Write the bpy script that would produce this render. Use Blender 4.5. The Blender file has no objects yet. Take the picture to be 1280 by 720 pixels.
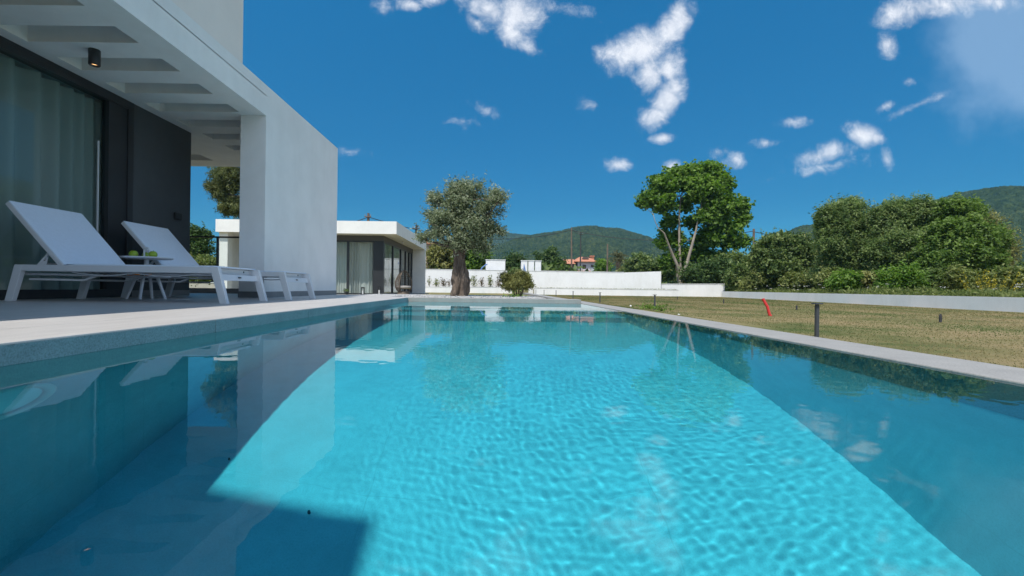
import bpy, bmesh, math, random
import numpy as np
from mathutils import Vector, Matrix, noise

random.seed(7)
RNG = np.random.default_rng(11)
scene = bpy.context.scene
COL = scene.collection
F, VX, VY, ROLL = 569.0, 618.0, 359.6, 0.013      # survey of the photograph (1280 px wide)
CAM_Z = 0.254                                     # eye height over the water (z = 0)
DECK, LAWN, BED = 0.069, -0.39, -0.055


def at(px, py, Y):
    """point of the place at distance Y along the pool seen at photo pixel px, py"""
    x, y = px - VX, py - VY
    c, s = math.cos(ROLL), math.sin(ROLL)
    return Vector(((x * c + y * s) / F * Y, Y, CAM_Z - (-x * s + y * c) / F * Y))


# ------------------------------------------------------------------ materials
def new_mat(name):
    m = bpy.data.materials.new(name)
    m.use_nodes = True
    nt = m.node_tree
    return m, nt, nt.nodes['Principled BSDF'], nt.nodes['Material Output']


def nd(nt, t, **kw):
    n = nt.nodes.new(t)
    for k, v in kw.items():
        if hasattr(n, k):
            setattr(n, k, v)
        else:
            n.inputs[k].default_value = v
    return n


def ramp(nt, fac, stops):
    r = nt.nodes.new('ShaderNodeValToRGB')
    e = r.color_ramp.elements
    e[0].position, e[0].color = stops[0][0], (*stops[0][1], 1)
    e[1].position, e[1].color = stops[-1][0], (*stops[-1][1], 1)
    for p, c in stops[1:-1]:
        k = e.new(p)
        k.color = (*c, 1)
    nt.links.new(fac, r.inputs['Fac'])
    return r.outputs['Color']


def plain(name, col, rough=0.6, metal=0.0, var=0.12, scale=6.0, bump=0.0, bscale=80.0, spec=0.5, stretch=None):
    m, nt, b, out = new_mat(name)
    tc = nd(nt, 'ShaderNodeTexCoord')
    vec = tc.outputs['Object']
    if stretch:
        mp = nd(nt, 'ShaderNodeMapping')
        mp.inputs['Scale'].default_value = stretch
        nt.links.new(vec, mp.inputs['Vector'])
        vec = mp.outputs['Vector']
    n = nd(nt, 'ShaderNodeTexNoise')
    n.inputs['Scale'].default_value = scale
    n.inputs['Detail'].default_value = 6
    n.inputs['Roughness'].default_value = 0.65
    nt.links.new(vec, n.inputs['Vector'])
    lo = tuple(c * (1 - var) for c in col)
    hi = tuple(min(1, c * (1 + var)) for c in col)
    nt.links.new(ramp(nt, n.outputs['Fac'], [(0.3, lo), (0.7, hi)]), b.inputs['Base Color'])
    b.inputs['Roughness'].default_value = rough
    b.inputs['Metallic'].default_value = metal
    b.inputs['Specular IOR Level'].default_value = spec
    if bump:
        n2 = nd(nt, 'ShaderNodeTexNoise')
        n2.inputs['Scale'].default_value = bscale
        n2.inputs['Detail'].default_value = 4
        nt.links.new(tc.outputs['Object'], n2.inputs['Vector'])
        bp = nd(nt, 'ShaderNodeBump')
        bp.inputs['Strength'].default_value = bump
        bp.inputs['Distance'].default_value = 0.01
        nt.links.new(n2.outputs['Fac'], bp.inputs['Height'])
        nt.links.new(bp.outputs['Normal'], b.inputs['Normal'])
    return m


def leaf_mat(name, dark, mid, light, trans=0.35, rough=0.55):
    m, nt, b, out = new_mat(name)
    a = nd(nt, 'ShaderNodeAttribute', attribute_name='tint')
    col = ramp(nt, a.outputs['Fac'], [(0.0, dark), (0.5, mid), (1.0, light)])
    nt.links.new(col, b.inputs['Base Color'])
    b.inputs['Roughness'].default_value = rough
    b.inputs['Specular IOR Level'].default_value = 0.35
    t = nd(nt, 'ShaderNodeBsdfTranslucent')
    hs = nd(nt, 'ShaderNodeHueSaturation')
    hs.inputs['Saturation'].default_value = 1.1
    hs.inputs['Value'].default_value = 1.25
    nt.links.new(col, hs.inputs['Color'])
    nt.links.new(hs.outputs['Color'], t.inputs['Color'])
    mx = nd(nt, 'ShaderNodeMixShader')
    mx.inputs[0].default_value = trans
    nt.links.new(b.outputs[0], mx.inputs[1])
    nt.links.new(t.outputs[0], mx.inputs[2])
    nt.links.new(mx.outputs[0], out.inputs['Surface'])
    return m


def glass_mat(name, tint, ior=1.45):
    m, nt, b, out = new_mat(name)
    nt.nodes.remove(b)
    tr = nd(nt, 'ShaderNodeBsdfTransparent')
    tr.inputs['Color'].default_value = (*tint, 1)
    gl = nd(nt, 'ShaderNodeBsdfGlossy')
    gl.inputs['Roughness'].default_value = 0.01
    lw = nd(nt, 'ShaderNodeLayerWeight', **{'Blend': 0.5})
    pw = nd(nt, 'ShaderNodeMath', operation='POWER'); pw.inputs[1].default_value = 5.0
    nt.links.new(lw.outputs['Facing'], pw.inputs[0])
    fr = nd(nt, 'ShaderNodeMath', operation='MULTIPLY_ADD')
    f0 = ((ior - 1) / (ior + 1)) ** 2
    fr.inputs[1].default_value = 1 - f0; fr.inputs[2].default_value = f0
    nt.links.new(pw.outputs[0], fr.inputs[0])
    mx = nd(nt, 'ShaderNodeMixShader')
    nt.links.new(fr.outputs[0], mx.inputs[0])
    nt.links.new(tr.outputs[0], mx.inputs[1])
    nt.links.new(gl.outputs[0], mx.inputs[2])
    nt.links.new(mx.outputs[0], out.inputs['Surface'])
    return m


M = {}
M['white'] = plain('white_render', (0.835, 0.83, 0.81), 0.75, var=0.06, scale=1.6, bump=0.25, bscale=140)
M['white_wall'] = plain('white_garden_wall', (0.80, 0.805, 0.815), 0.8, var=0.05, scale=0.5, bump=0.3, bscale=40)
def stain(m, amount, sx, sz):
    """rain streaks and mottling of the paint itself"""
    nt = m.node_tree
    b = nt.nodes['Principled BSDF']
    src = b.inputs['Base Color'].links[0].from_socket
    geo = nd(nt, 'ShaderNodeNewGeometry')
    mp = nd(nt, 'ShaderNodeMapping'); mp.inputs['Scale'].default_value = (sx, sx, sz)
    nt.links.new(geo.outputs['Position'], mp.inputs['Vector'])
    n = nd(nt, 'ShaderNodeTexNoise', **{'Scale': 1.0, 'Detail': 7.0, 'Roughness': 0.7})
    nt.links.new(mp.outputs['Vector'], n.inputs['Vector'])
    c = ramp(nt, n.outputs['Fac'], [(0.3, (1 - amount, 1 - amount * 1.05, 1 - amount * 1.2)), (0.52, (1, 1, 1))])
    mm = nd(nt, 'ShaderNodeMix', data_type='RGBA', blend_type='MULTIPLY'); mm.inputs[0].default_value = 1
    nt.links.new(src, mm.inputs[6]); nt.links.new(c, mm.inputs[7])
    nt.links.new(mm.outputs[2], b.inputs['Base Color'])


stain(M['white_wall'], 0.08, 1.6, 0.5)
stain(M['white'], 0.035, 4.0, 0.35)
M['block'] = plain('pale_grey_render', (0.84, 0.775, 0.715), 0.8, var=0.05, scale=1.2, bump=0.25, bscale=140)
M['dark_wall'] = plain('charcoal_render', (0.07, 0.08, 0.088), 0.7, var=0.1, scale=2, bump=0.3, bscale=120)
M['dark_metal'] = plain('anthracite_metal', (0.03, 0.033, 0.038), 0.4, var=0.1, scale=3, spec=0.5)
M['skirting'] = plain('grey_skirting', (0.22, 0.225, 0.23), 0.6, var=0.1, scale=8)
M['alu'] = plain('white_coated_aluminium', (0.66, 0.69, 0.73), 0.38, var=0.03, scale=5, bump=0.03, bscale=200)
M['sling'] = plain('white_textile', (0.73, 0.81, 0.92), 0.75, var=0.03, scale=30, bump=0.25, bscale=420)
M['bolt'] = plain('black_plastic', (0.02, 0.02, 0.022), 0.5)
M['apple'] = plain('green_apple', (0.28, 0.42, 0.03), 0.35, var=0.25, scale=18)
M['orange'] = plain('orange_fruit', (0.75, 0.24, 0.01), 0.45, var=0.1, scale=40, bump=0.2, bscale=300)
M['stem'] = plain('brown_stem', (0.08, 0.05, 0.02), 0.8)
M['rattan'] = plain('grey_brown_rattan', (0.16, 0.125, 0.095), 0.8, var=0.3, scale=60)
M['bark_olive'] = plain('olive_bark', (0.115, 0.088, 0.068), 0.95, var=0.7, scale=9, bump=1.0, bscale=26, stretch=(1, 1, 0.3))
M['bark_pale'] = plain('pale_bark', (0.32, 0.27, 0.22), 0.9, var=0.35, scale=1.4, bump=0.5, bscale=10)
M['bark'] = plain('brown_bark', (0.13, 0.10, 0.075), 0.95, var=0.3, scale=2, bump=0.5, bscale=10)
M['pole_wood'] = plain('weathered_pole', (0.17, 0.125, 0.10), 0.9, var=0.25, scale=2)
M['pole_dark'] = plain('dark_pole', (0.05, 0.05, 0.055), 0.8, var=0.2, scale=2)
M['wire'] = plain('black_cable', (0.03, 0.03, 0.035), 0.6)
M['red'] = plain('red_plastic_pipe', (0.55, 0.035, 0.03), 0.45, var=0.12, scale=20)
M['bollard'] = plain('slate_grey_metal', (0.055, 0.062, 0.075), 0.45, var=0.1, scale=6)
M['gravel'] = None
M['rooftile'] = plain('terracotta_tile', (0.48, 0.205, 0.125), 0.85, var=0.25, scale=3, bump=0.4, bscale=6)
M['farwall'] = plain('pale_blue_plaster', (0.50, 0.53, 0.60), 0.9, var=0.05)
M['shutter'] = plain('dark_brown_shutter', (0.10, 0.075, 0.07), 0.8)
M['blue'] = plain('blue_plastic_sheet', (0.12, 0.22, 0.5), 0.6)
M['room'] = plain('interior_plaster', (0.35, 0.34, 0.33), 0.9)
M['beige'] = plain('beige_concrete', (0.5, 0.46, 0.4), 0.85, var=0.1, scale=3)
M['plastic_white'] = plain('white_plastic', (0.75, 0.75, 0.75), 0.4, var=0.03)
M['glass'] = glass_mat('window_glass', (0.80, 0.87, 0.87))
M['glass_clear'] = glass_mat('clear_glass', (0.92, 0.95, 0.94), 1.33)

M['leaf_olive'] = leaf_mat('olive_leaf', (0.085, 0.115, 0.052), (0.20, 0.25, 0.135), (0.42, 0.46, 0.32), 0.42)
M['leaf_plane'] = leaf_mat('bright_leaf', (0.058, 0.128, 0.018), (0.130, 0.237, 0.037), (0.247, 0.371, 0.081), 0.5)
M['leaf_mulberry'] = leaf_mat('thicket_leaf', (0.046, 0.096, 0.018), (0.117, 0.198, 0.041), (0.247, 0.346, 0.092), 0.48)
M['leaf_willow'] = leaf_mat('grey_green_leaf', (0.052, 0.102, 0.029), (0.137, 0.211, 0.063), (0.312, 0.384, 0.149), 0.48)
M['leaf_bush'] = leaf_mat('bush_leaf', (0.046, 0.083, 0.023), (0.111, 0.173, 0.046), (0.247, 0.307, 0.103), 0.4)
M['leaf_dark'] = leaf_mat('dark_leaf', (0.029, 0.064, 0.018), (0.065, 0.122, 0.032), (0.143, 0.205, 0.063), 0.35)
M['leaf_round'] = leaf_mat('olive_yellow_leaf', (0.08, 0.085, 0.025), (0.19, 0.20, 0.06), (0.36, 0.36, 0.13), 0.35)
M['leaf_pine'] = leaf_mat('pine_needle', (0.048, 0.07, 0.022), (0.11, 0.14, 0.048), (0.24, 0.26, 0.10), 0.35)
M['leaf_weed'] = leaf_mat('weed_leaf', (0.069, 0.103, 0.025), (0.161, 0.207, 0.055), (0.322, 0.345, 0.130), 0.45)
M['leaf_palm'] = leaf_mat('palm_leaf', (0.06, 0.07, 0.025), (0.13, 0.14, 0.055), (0.24, 0.23, 0.11), 0.25)
M['leaf_red'] = leaf_mat('reddish_leaf', (0.07, 0.05, 0.03), (0.14, 0.12, 0.06), (0.22, 0.16, 0.10), 0.3)
M['flower_yellow'] = leaf_mat('yellow_flower', (0.20, 0.18, 0.02), (0.45, 0.38, 0.03), (0.62, 0.52, 0.06), 0.3)
M['flower_white'] = leaf_mat('white_flower', (0.5, 0.5, 0.45), (0.6, 0.6, 0.55), (0.7, 0.7, 0.65), 0.3)
M['grass'] = leaf_mat('dry_grass', (0.145, 0.19, 0.065), (0.29, 0.25, 0.115), (0.40, 0.32, 0.175), 0.6, 0.7)


def stone_mat(name, col, tile=None, rough=0.55, speck=0.0, streak=True, spec=0.5):
    m, nt, b, out = new_mat(name)
    geo = nd(nt, 'ShaderNodeNewGeometry')
    pos = geo.outputs['Position']
    mp = nd(nt, 'ShaderNodeMapping')
    mp.inputs['Scale'].default_value = (14, 2.2, 6) if streak else (5, 5, 5)
    nt.links.new(pos, mp.inputs['Vector'])
    n = nd(nt, 'ShaderNodeTexNoise', **{'Scale': 1.0, 'Detail': 8.0, 'Roughness': 0.7})
    nt.links.new(mp.outputs['Vector'], n.inputs['Vector'])
    base = ramp(nt, n.outputs['Fac'], [(0.3, tuple(c * 0.84 for c in col)), (0.72, tuple(c * 1.1 for c in col))])
    if speck:
        v = nd(nt, 'ShaderNodeTexNoise', **{'Scale': 160.0, 'Detail': 3.0, 'Roughness': 0.7})
        nt.links.new(pos, v.inputs['Vector'])
        sp = ramp(nt, v.outputs['Fac'], [(0.33, (1 - speck,) * 3), (0.5, (1, 1, 1)), (0.68, (1 + speck * 0.5,) * 3)])
        mm = nd(nt, 'ShaderNodeMix', data_type='RGBA', blend_type='MULTIPLY')
        mm.inputs[0].default_value = 1
        nt.links.new(base, mm.inputs[6])
        nt.links.new(sp, mm.inputs[7])
        base = mm.outputs[2]
    if tile:
        sx = nd(nt, 'ShaderNodeSeparateXYZ')
        nt.links.new(pos, sx.inputs[0])
        fac = None
        for ax, (size, off) in zip('XYZ', tile):
            if not size:
                continue
            a = nd(nt, 'ShaderNodeMath', operation='ADD'); a.inputs[1].default_value = off + 50 * size
            nt.links.new(sx.outputs[ax], a.inputs[0])
            d = nd(nt, 'ShaderNodeMath', operation='MODULO'); d.inputs[1].default_value = size
            nt.links.new(a.outputs[0], d.inputs[0])
            c = nd(nt, 'ShaderNodeMath', operation='LESS_THAN'); c.inputs[1].default_value = 0.004
            nt.links.new(d.outputs[0], c.inputs[0])
            if fac is None:
                fac = c.outputs[0]
            else:
                mx = nd(nt, 'ShaderNodeMath', operation='MAXIMUM')
                nt.links.new(fac, mx.inputs[0]); nt.links.new(c.outputs[0], mx.inputs[1])
                fac = mx.outputs[0]
        mj = nd(nt, 'ShaderNodeMix', data_type='RGBA')
        nt.links.new(fac, mj.inputs[0])
        nt.links.new(base, mj.inputs[6])
        mj.inputs[7].default_value = (*(c * 0.86 for c in col), 1)
        base = mj.outputs[2]
    nt.links.new(base, b.inputs['Base Color'])
    b.inputs['Roughness'].default_value = rough
    b.inputs['Specular IOR Level'].default_value = spec
    bp = nd(nt, 'ShaderNodeBump', **{'Strength': 0.25, 'Distance': 0.004})
    nt.links.new(n.outputs['Fac'], bp.inputs['Height'])
    nt.links.new(bp.outputs['Normal'], b.inputs['Normal'])
    return m


M['deck'] = stone_mat('terrace_stone', (0.50, 0.475, 0.455), tile=((1.2, 0.27), (0.6, 0.1), (0, 0)), rough=0.42, speck=0.12)
M['coping'] = stone_mat('coping_stone', (0.33, 0.318, 0.30), tile=((0, 0), (1.2, 0.1), (0, 0)), rough=0.6, speck=0.25, streak=False)
M['pool_edge'] = stone_mat('pool_edge_stone', (0.26, 0.30, 0.31), tile=((0, 0), (1.2, 0.33), (0, 0)), rough=0.6, speck=0.3, streak=False)
M['pool_tile'] = stone_mat('pool_tile', (0.34, 0.55, 0.625), tile=((1.2, 0.52), (1.2, -0.72), (0.6, 0.1)), rough=0.6, speck=0.1, streak=False)


def gravel_mat():
    m, nt, b, out = new_mat('white_grey_gravel')
    geo = nd(nt, 'ShaderNodeNewGeometry')
    v = nd(nt, 'ShaderNodeTexVoronoi', **{'Scale': 22.0})
    nt.links.new(geo.outputs['Position'], v.inputs['Vector'])
    nt.links.new(ramp(nt, v.outputs['Color'], [(0.0, (0.18, 0.18, 0.19)), (0.5, (0.40, 0.40, 0.40)), (1, (0.66, 0.66, 0.64))]), b.inputs['Base Color'])
    b.inputs['Roughness'].default_value = 0.9
    bp = nd(nt, 'ShaderNodeBump', **{'Strength': 1.0, 'Distance': 0.03})
    bp.invert = True
    nt.links.new(v.outputs['Distance'], bp.inputs['Height'])
    nt.links.new(bp.outputs['Normal'], b.inputs['Normal'])
    return m


M['gravel'] = gravel_mat()


def ground_mat():
    m, nt, b, out = new_mat('dry_lawn_ground')
    geo = nd(nt, 'ShaderNodeNewGeometry')
    n1 = nd(nt, 'ShaderNodeTexNoise', **{'Scale': 0.45, 'Detail': 7.0, 'Roughness': 0.7})
    n2 = nd(nt, 'ShaderNodeTexNoise', **{'Scale': 30.0, 'Detail': 5.0, 'Roughness': 0.7})
    for n in (n1, n2):
        nt.links.new(geo.outputs['Position'], n.inputs['Vector'])
    c1 = ramp(nt, n1.outputs['Fac'], [(0.34, (0.10, 0.13, 0.045)), (0.45, (0.19, 0.18, 0.08)), (0.58, (0.29, 0.235, 0.125)), (0.75, (0.34, 0.255, 0.15))])
    c2 = ramp(nt, n2.outputs['Fac'], [(0.3, (0.75, 0.75, 0.75)), (0.7, (1.16, 1.14, 1.1))])
    mm = nd(nt, 'ShaderNodeMix', data_type='RGBA', blend_type='MULTIPLY')
    mm.inputs[0].default_value = 1
    nt.links.new(c1, mm.inputs[6]); nt.links.new(c2, mm.inputs[7])
    nt.links.new(mm.outputs[2], b.inputs['Base Color'])
    b.inputs['Roughness'].default_value = 0.95
    b.inputs['Specular IOR Level'].default_value = 0.1
    bp = nd(nt, 'ShaderNodeBump', **{'Strength': 0.8, 'Distance': 0.04})
    nt.links.new(n2.outputs['Fac'], bp.inputs['Height'])
    nt.links.new(bp.outputs['Normal'], b.inputs['Normal'])
    return m


def hill_mat():
    m, nt, b, out = new_mat('wooded_hill')
    geo = nd(nt, 'ShaderNodeNewGeometry')
    n1 = nd(nt, 'ShaderNodeTexNoise', **{'Scale': 0.16, 'Detail': 8.0, 'Roughness': 0.85})
    n2 = nd(nt, 'ShaderNodeTexNoise', **{'Scale': 0.012, 'Detail': 5.0, 'Roughness': 0.6})
    for n in (n1, n2):
        nt.links.new(geo.outputs['Position'], n.inputs['Vector'])
    c1 = ramp(nt, n1.outputs['Fac'], [(0.36, (0.008, 0.02, 0.012)), (0.48, (0.026, 0.046, 0.024)), (0.6, (0.06, 0.085, 0.036)), (0.72, (0.16, 0.15, 0.09))])
    c2 = ramp(nt, n2.outputs['Fac'], [(0.35, (0.75, 0.85, 0.8)), (0.65, (1.25, 1.15, 1.0))])
    mm = nd(nt, 'ShaderNodeMix', data_type='RGBA', blend_type='MULTIPLY')
    mm.inputs[0].default_value = 1
    nt.links.new(c1, mm.inputs[6]); nt.links.new(c2, mm.inputs[7])
    nt.links.new(mm.outputs[2], b.inputs['Base Color'])
    b.inputs['Roughness'].default_value = 1.0
    b.inputs['Specular IOR Level'].default_value = 0.0
    return m


M['ground'] = ground_mat()
M['hill'] = hill_mat()


def curtain_mat(name, col):
    m, nt, b, out = new_mat(name)
    b.inputs['Base Color'].default_value = (*col, 1)
    b.inputs['Roughness'].default_value = 0.9
    t = nd(nt, 'ShaderNodeBsdfTranslucent')
    t.inputs['Color'].default_value = (*col, 1)
    mx = nd(nt, 'ShaderNodeMixShader')
    mx.inputs[0].default_value = 0.3
    nt.links.new(b.outputs[0], mx.inputs[1]); nt.links.new(t.outputs[0], mx.inputs[2])
    nt.links.new(mx.outputs[0], out.inputs['Surface'])
    return m


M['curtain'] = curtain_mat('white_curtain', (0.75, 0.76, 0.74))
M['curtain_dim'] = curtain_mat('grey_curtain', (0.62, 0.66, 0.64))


def water_mat():
    m, nt, b, out = new_mat('pool_water')
    nt.nodes.remove(b)
    g = nd(nt, 'ShaderNodeBsdfGlass')
    g.inputs['Color'].default_value = (1, 1, 1, 1)
    g.inputs['Roughness'].default_value = 0.0
    g.inputs['IOR'].default_value = 1.333
    # what the water swallows: red first
    r = nd(nt, 'ShaderNodeBsdfRefraction')
    r.inputs['Color'].default_value = (0.36, 0.925, 0.98, 1)
    r.inputs['Roughness'].default_value = 0.0
    r.inputs['IOR'].default_value = 1.333
    gl = nd(nt, 'ShaderNodeBsdfGlossy')
    gl.inputs['Roughness'].default_value = 0.0
    fr = nd(nt, 'ShaderNodeFresnel')
    fr.inputs['IOR'].default_value = 1.333
    mx = nd(nt, 'ShaderNodeMixShader')
    nt.links.new(fr.outputs[0], mx.inputs[0])
    nt.links.new(r.outputs[0], mx.inputs[1]); nt.links.new(gl.outputs[0], mx.inputs[2])
    nt.links.new(mx.outputs[0], out.inputs['Surface'])
    nt.nodes.remove(g)
    return m


M['water'] = water_mat()


def emit_mat(name, col, s):
    m, nt, b, out = new_mat(name)
    b.inputs['Base Color'].default_value = (*col, 1)
    b.inputs['Emission Color'].default_value = (*col, 1)
    b.inputs['Emission Strength'].default_value = s
    return m


M['lamp'] = emit_mat('warm_lamp', (1.0, 0.55, 0.22), 1.6)


# ------------------------------------------------------------------ mesh building
class MB:
    def __init__(self):
        self.v, self.f, self.s = [], [], []

    def add(self, vs, fs, smooth=False):
        o = len(self.v)
        self.v += [tuple(p) for p in vs]
        self.f += [tuple(i + o for i in f) for f in fs]
        self.s += [smooth] * len(fs)

    def box(self, x0, x1, y0, y1, z0, z1):
        vs = [(x0, y0, z0), (x1, y0, z0), (x1, y1, z0), (x0, y1, z0), (x0, y0, z1), (x1, y0, z1), (x1, y1, z1), (x0, y1, z1)]
        self.add(vs, [(3, 2, 1, 0), (4, 5, 6, 7), (0, 1, 5, 4), (1, 2, 6, 5), (2, 3, 7, 6), (3, 0, 4, 7)])
        return self

    def prism(self, poly, axis, a, b):
        """extrude a 2-D polygon along an axis ('x': poly is y,z; 'y': x,z; 'z': x,y)"""
        def p(u, w, t):
            return {'x': (t, u, w), 'y': (u, t, w), 'z': (u, w, t)}[axis]
        n = len(poly)
        vs = [p(u, w, a) for u, w in poly] + [p(u, w, b) for u, w in poly]
        fs = [tuple(range(n)), tuple(range(2 * n - 1, n - 1, -1))]
        fs += [(i, i + n, (i + 1) % n + n, (i + 1) % n) for i in range(n)]
        self.add(vs, fs)
        return self

    def tube(self, pts, rad, n=8, cap=True, smooth=True, jitter=0.0):
        pts = [Vector(p) for p in pts]
        if not hasattr(rad, '__len__'):
            rad = [rad] * len(pts)
        rings = []
        up = Vector((0.13, 0.37, 0.92)).normalized()
        for i, p in enumerate(pts):
            t = (pts[min(i + 1, len(pts) - 1)] - pts[max(i - 1, 0)]).normalized()
            a = t.cross(up)
            if a.length < 0.05:
                a = t.cross(Vector((1, 0, 0)))
            a.normalize()
            b = t.cross(a)
            rings.append([p + (a * math.cos(2 * math.pi * k / n) + b * math.sin(2 * math.pi * k / n)) * rad[i] * (1 + (random.uniform(-jitter, jitter) if jitter else 0)) for k in range(n)])
        vs = [q for r in rings for q in r]
        fs = [(i * n + k, i * n + (k + 1) % n, (i + 1) * n + (k + 1) % n, (i + 1) * n + k) for i in range(len(pts) - 1) for k in range(n)]
        self.add(vs, fs, smooth)
        if cap:
            self.add(rings[0], [tuple(range(n))])
            self.add(rings[-1], [tuple(range(n - 1, -1, -1))])
        return self

    def lathe(self, prof, c=(0, 0, 0), n=24, smooth=True):
        vs = [(c[0] + r * math.cos(2 * math.pi * k / n), c[1] + r * math.sin(2 * math.pi * k / n), c[2] + z) for r, z in prof for k in range(n)]
        fs = [(i * n + k, i * n + (k + 1) % n, (i + 1) * n + (k + 1) % n, (i + 1) * n + k) for i in range(len(prof) - 1) for k in range(n)]
        self.add(vs, fs, smooth)
        return self

    def build(self, name, mat, parent=None, loc=(0, 0, 0), bevel=0.0):
        me = bpy.data.meshes.new(name)
        me.from_pydata(self.v, [], self.f)
        me.polygons.foreach_set('use_smooth', self.s)
        bm = bmesh.new(); bm.from_mesh(me)
        bmesh.ops.recalc_face_normals(bm, faces=bm.faces)
        bm.to_mesh(me); bm.free()
        me.materials.append(mat)
        o = bpy.data.objects.new(name, me)
        COL.objects.link(o)
        o.location = loc
        if parent:
            o.parent = parent
        if bevel:
            b = o.modifiers.new('bevel', 'BEVEL')
            b.width = bevel; b.segments = 2; b.limit_method = 'ANGLE'
        return o


def tag(o, label=None, cat=None, group=None, kind=None):
    if label: o['label'] = label
    if cat: o['category'] = cat
    if group: o['group'] = group
    if kind: o['kind'] = kind
    return o


def thing(name, label, cat, loc=(0, 0, 0), rz=0.0, group=None):
    o = bpy.data.objects.new(name, None)
    o.empty_display_size = 0.1
    COL.objects.link(o)
    o.location = loc
    o.rotation_euler = (0, 0, rz)
    return tag(o, label, cat, group)


def copy_tree(o, parent=None):
    c = o.copy()
    COL.objects.link(c)
    if parent:
        c.parent = parent
    for ch in list(o.children):
        copy_tree(ch, c)
    return c


def leaves_mesh(name, cen, size, mat, parent=None, aspect=0.5, tint=None, up=0.5, out=None, loc=(0, 0, 0), extra=None):
    """many leaf faces: cen (N,3), size (N,)"""
    n = len(cen)
    nrm = RNG.normal(size=(n, 3))
    nrm /= np.linalg.norm(nrm, axis=1, keepdims=True)
    nrm[:, 2] += up
    if out is not None:
        nrm += out
    nrm /= np.linalg.norm(nrm, axis=1, keepdims=True) + 1e-9
    r = RNG.normal(size=(n, 3))
    a = np.cross(nrm, r); a /= np.linalg.norm(a, axis=1, keepdims=True) + 1e-9
    b = np.cross(nrm, a)
    s = size[:, None]
    fold = nrm * s * RNG.uniform(-0.15, 0.25, (n, 1))
    V = np.empty((n, 4, 3), np.float32)
    V[:, 0] = cen - a * s * 0.5
    V[:, 1] = cen + b * s * 0.5 * aspect + fold - a * s * 0.06
    V[:, 2] = cen + a * s * 0.5
    V[:, 3] = cen - b * s * 0.5 * aspect + fold - a * s * 0.06
    if tint is None:
        tint = RNG.uniform(0, 1, n)
    V = V.reshape(-1, 3)
    me = bpy.data.meshes.new(name)
    me.vertices.add(n * 4); me.vertices.foreach_set('co', V.ravel())
    me.loops.add(n * 4); me.loops.foreach_set('vertex_index', np.arange(n * 4, dtype=np.int32))
    me.polygons.add(n)
    me.polygons.foreach_set('loop_start', np.arange(0, n * 4, 4, dtype=np.int32))
    at_ = me.attributes.new('tint', 'FLOAT', 'POINT')
    at_.data.foreach_set('value', np.repeat(np.clip(tint, 0, 1), 4).astype(np.float32))
    me.update(calc_edges=True)
    me.materials.append(mat)
    o = bpy.data.objects.new(name, me)
    COL.objects.link(o)
    o.location = loc
    if parent:
        o.parent = parent
    return o


def lobe_points(lobes, per, spread, clump, outer=False):
    """leaf positions: sprays of leaves growing outward through ellipsoid lobes (cx,cy,cz, rx,ry,rz, weight)"""
    P, T, O = [], [], []
    for (cx, cy, cz, rx, ry, rz, w) in lobes:
        k = max(3, int(w * per / (clump * 2.2)))
        d = RNG.normal(size=(k, 3)); d /= np.linalg.norm(d, axis=1, keepdims=True)
        rad = RNG.uniform(0.1, 1.0, (k, 1)) ** 0.55
        if outer:
            rad = RNG.uniform(1.0, 1.45, (k, 1))
        rad *= 1 + 0.20 * RNG.normal(size=(k, 1)).clip(-1.5, 2.0)
        R = np.array([[rx, ry, rz]])
        c = d * rad * R * 0.88
        ct = RNG.normal(0.5, 0.24, k)
        rm = (rx + ry + rz) / 3
        for i in range(k):
            big = RNG.uniform(0.4, 1.7)
            m = max(3, int(clump * 2.2 * big))
            ax = d[i] + RNG.normal(size=3) * 0.55 + np.array([0, 0, 0.25])
            ax /= np.linalg.norm(ax)
            ln = (spread * 2.0 + 0.16 * rm) * (0.5 + 0.5 * big)
            u = RNG.uniform(-0.5, 1.0, (m, 1))
            off = ax[None] * u * ln + RNG.normal(size=(m, 3)) * spread * 0.75 * big ** 0.5 * (1.05 - 0.6 * np.clip(u, 0, 1))
            P.append(c[i] + off + np.array([cx, cy, cz]))
            T.append(ct[i] + RNG.normal(0, 0.15, m) + 0.10 * u[:, 0])
            O.append(np.repeat((d[i] * 0.6 + ax * 0.4)[None], m, 0))
    return np.concatenate(P), np.concatenate(T), np.concatenate(O)


def px_lobes(Y, lst, shrink=1.0, deep=0.9):
    """crown lobes given as photo pixels (px, py, rx, ry, depth offset in m, weight) at distance Y"""
    k = Y / F
    r = []
    lst = [(a, b, c * shrink, d * shrink, e_, w) for a, b, c, d, e_, w in lst]
    for (px, py, rx, ry, dyo, w) in lst:
        p = at(px, py, Y)
        p = at(px, py, Y + dyo)
        k2 = (Y + dyo) / F
        r.append((p.x, p.y, p.z, rx * k2, max(rx, ry) * k2 * deep, ry * k2, w))
    return r


def split_lobes(lob, k=4, seed=1):
    rr = random.Random(seed)
    out = []
    for (x, y, z, rx, ry, rz, w) in lob:
        for i in range(k):
            a = rr.uniform(0, 2 * math.pi); b = rr.uniform(-0.7, 1.0)
            q = rr.uniform(0.45, 0.98)
            f = rr.uniform(0.32, 0.62)
            cb = math.sqrt(max(0, 1 - b * b))
            out.append((x + rx * q * cb * math.cos(a), y + ry * q * cb * math.sin(a), z + rz * q * b, rx * f, ry * f, rz * f * rr.uniform(0.7, 1.0), w * f * f * 1.6 / k * 1.9))
    return out


def limb(mb, p0, p1, r0, r1, n=7, segs=5, wob=0.08):
    p0, p1 = Vector(p0), Vector(p1)
    L = (p1 - p0).length
    pts, rs = [], []
    for i in range(segs + 1):
        t = i / segs
        p = p0.lerp(p1, t)
        if 0 < i < segs:
            p += Vector((random.uniform(-1, 1), random.uniform(-1, 1), random.uniform(-0.4, 0.4))) * L * wob
        pts.append(p); rs.append(r0 + (r1 - r0) * t)
    mb.tube(pts, rs, n)
    return pts


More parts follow.
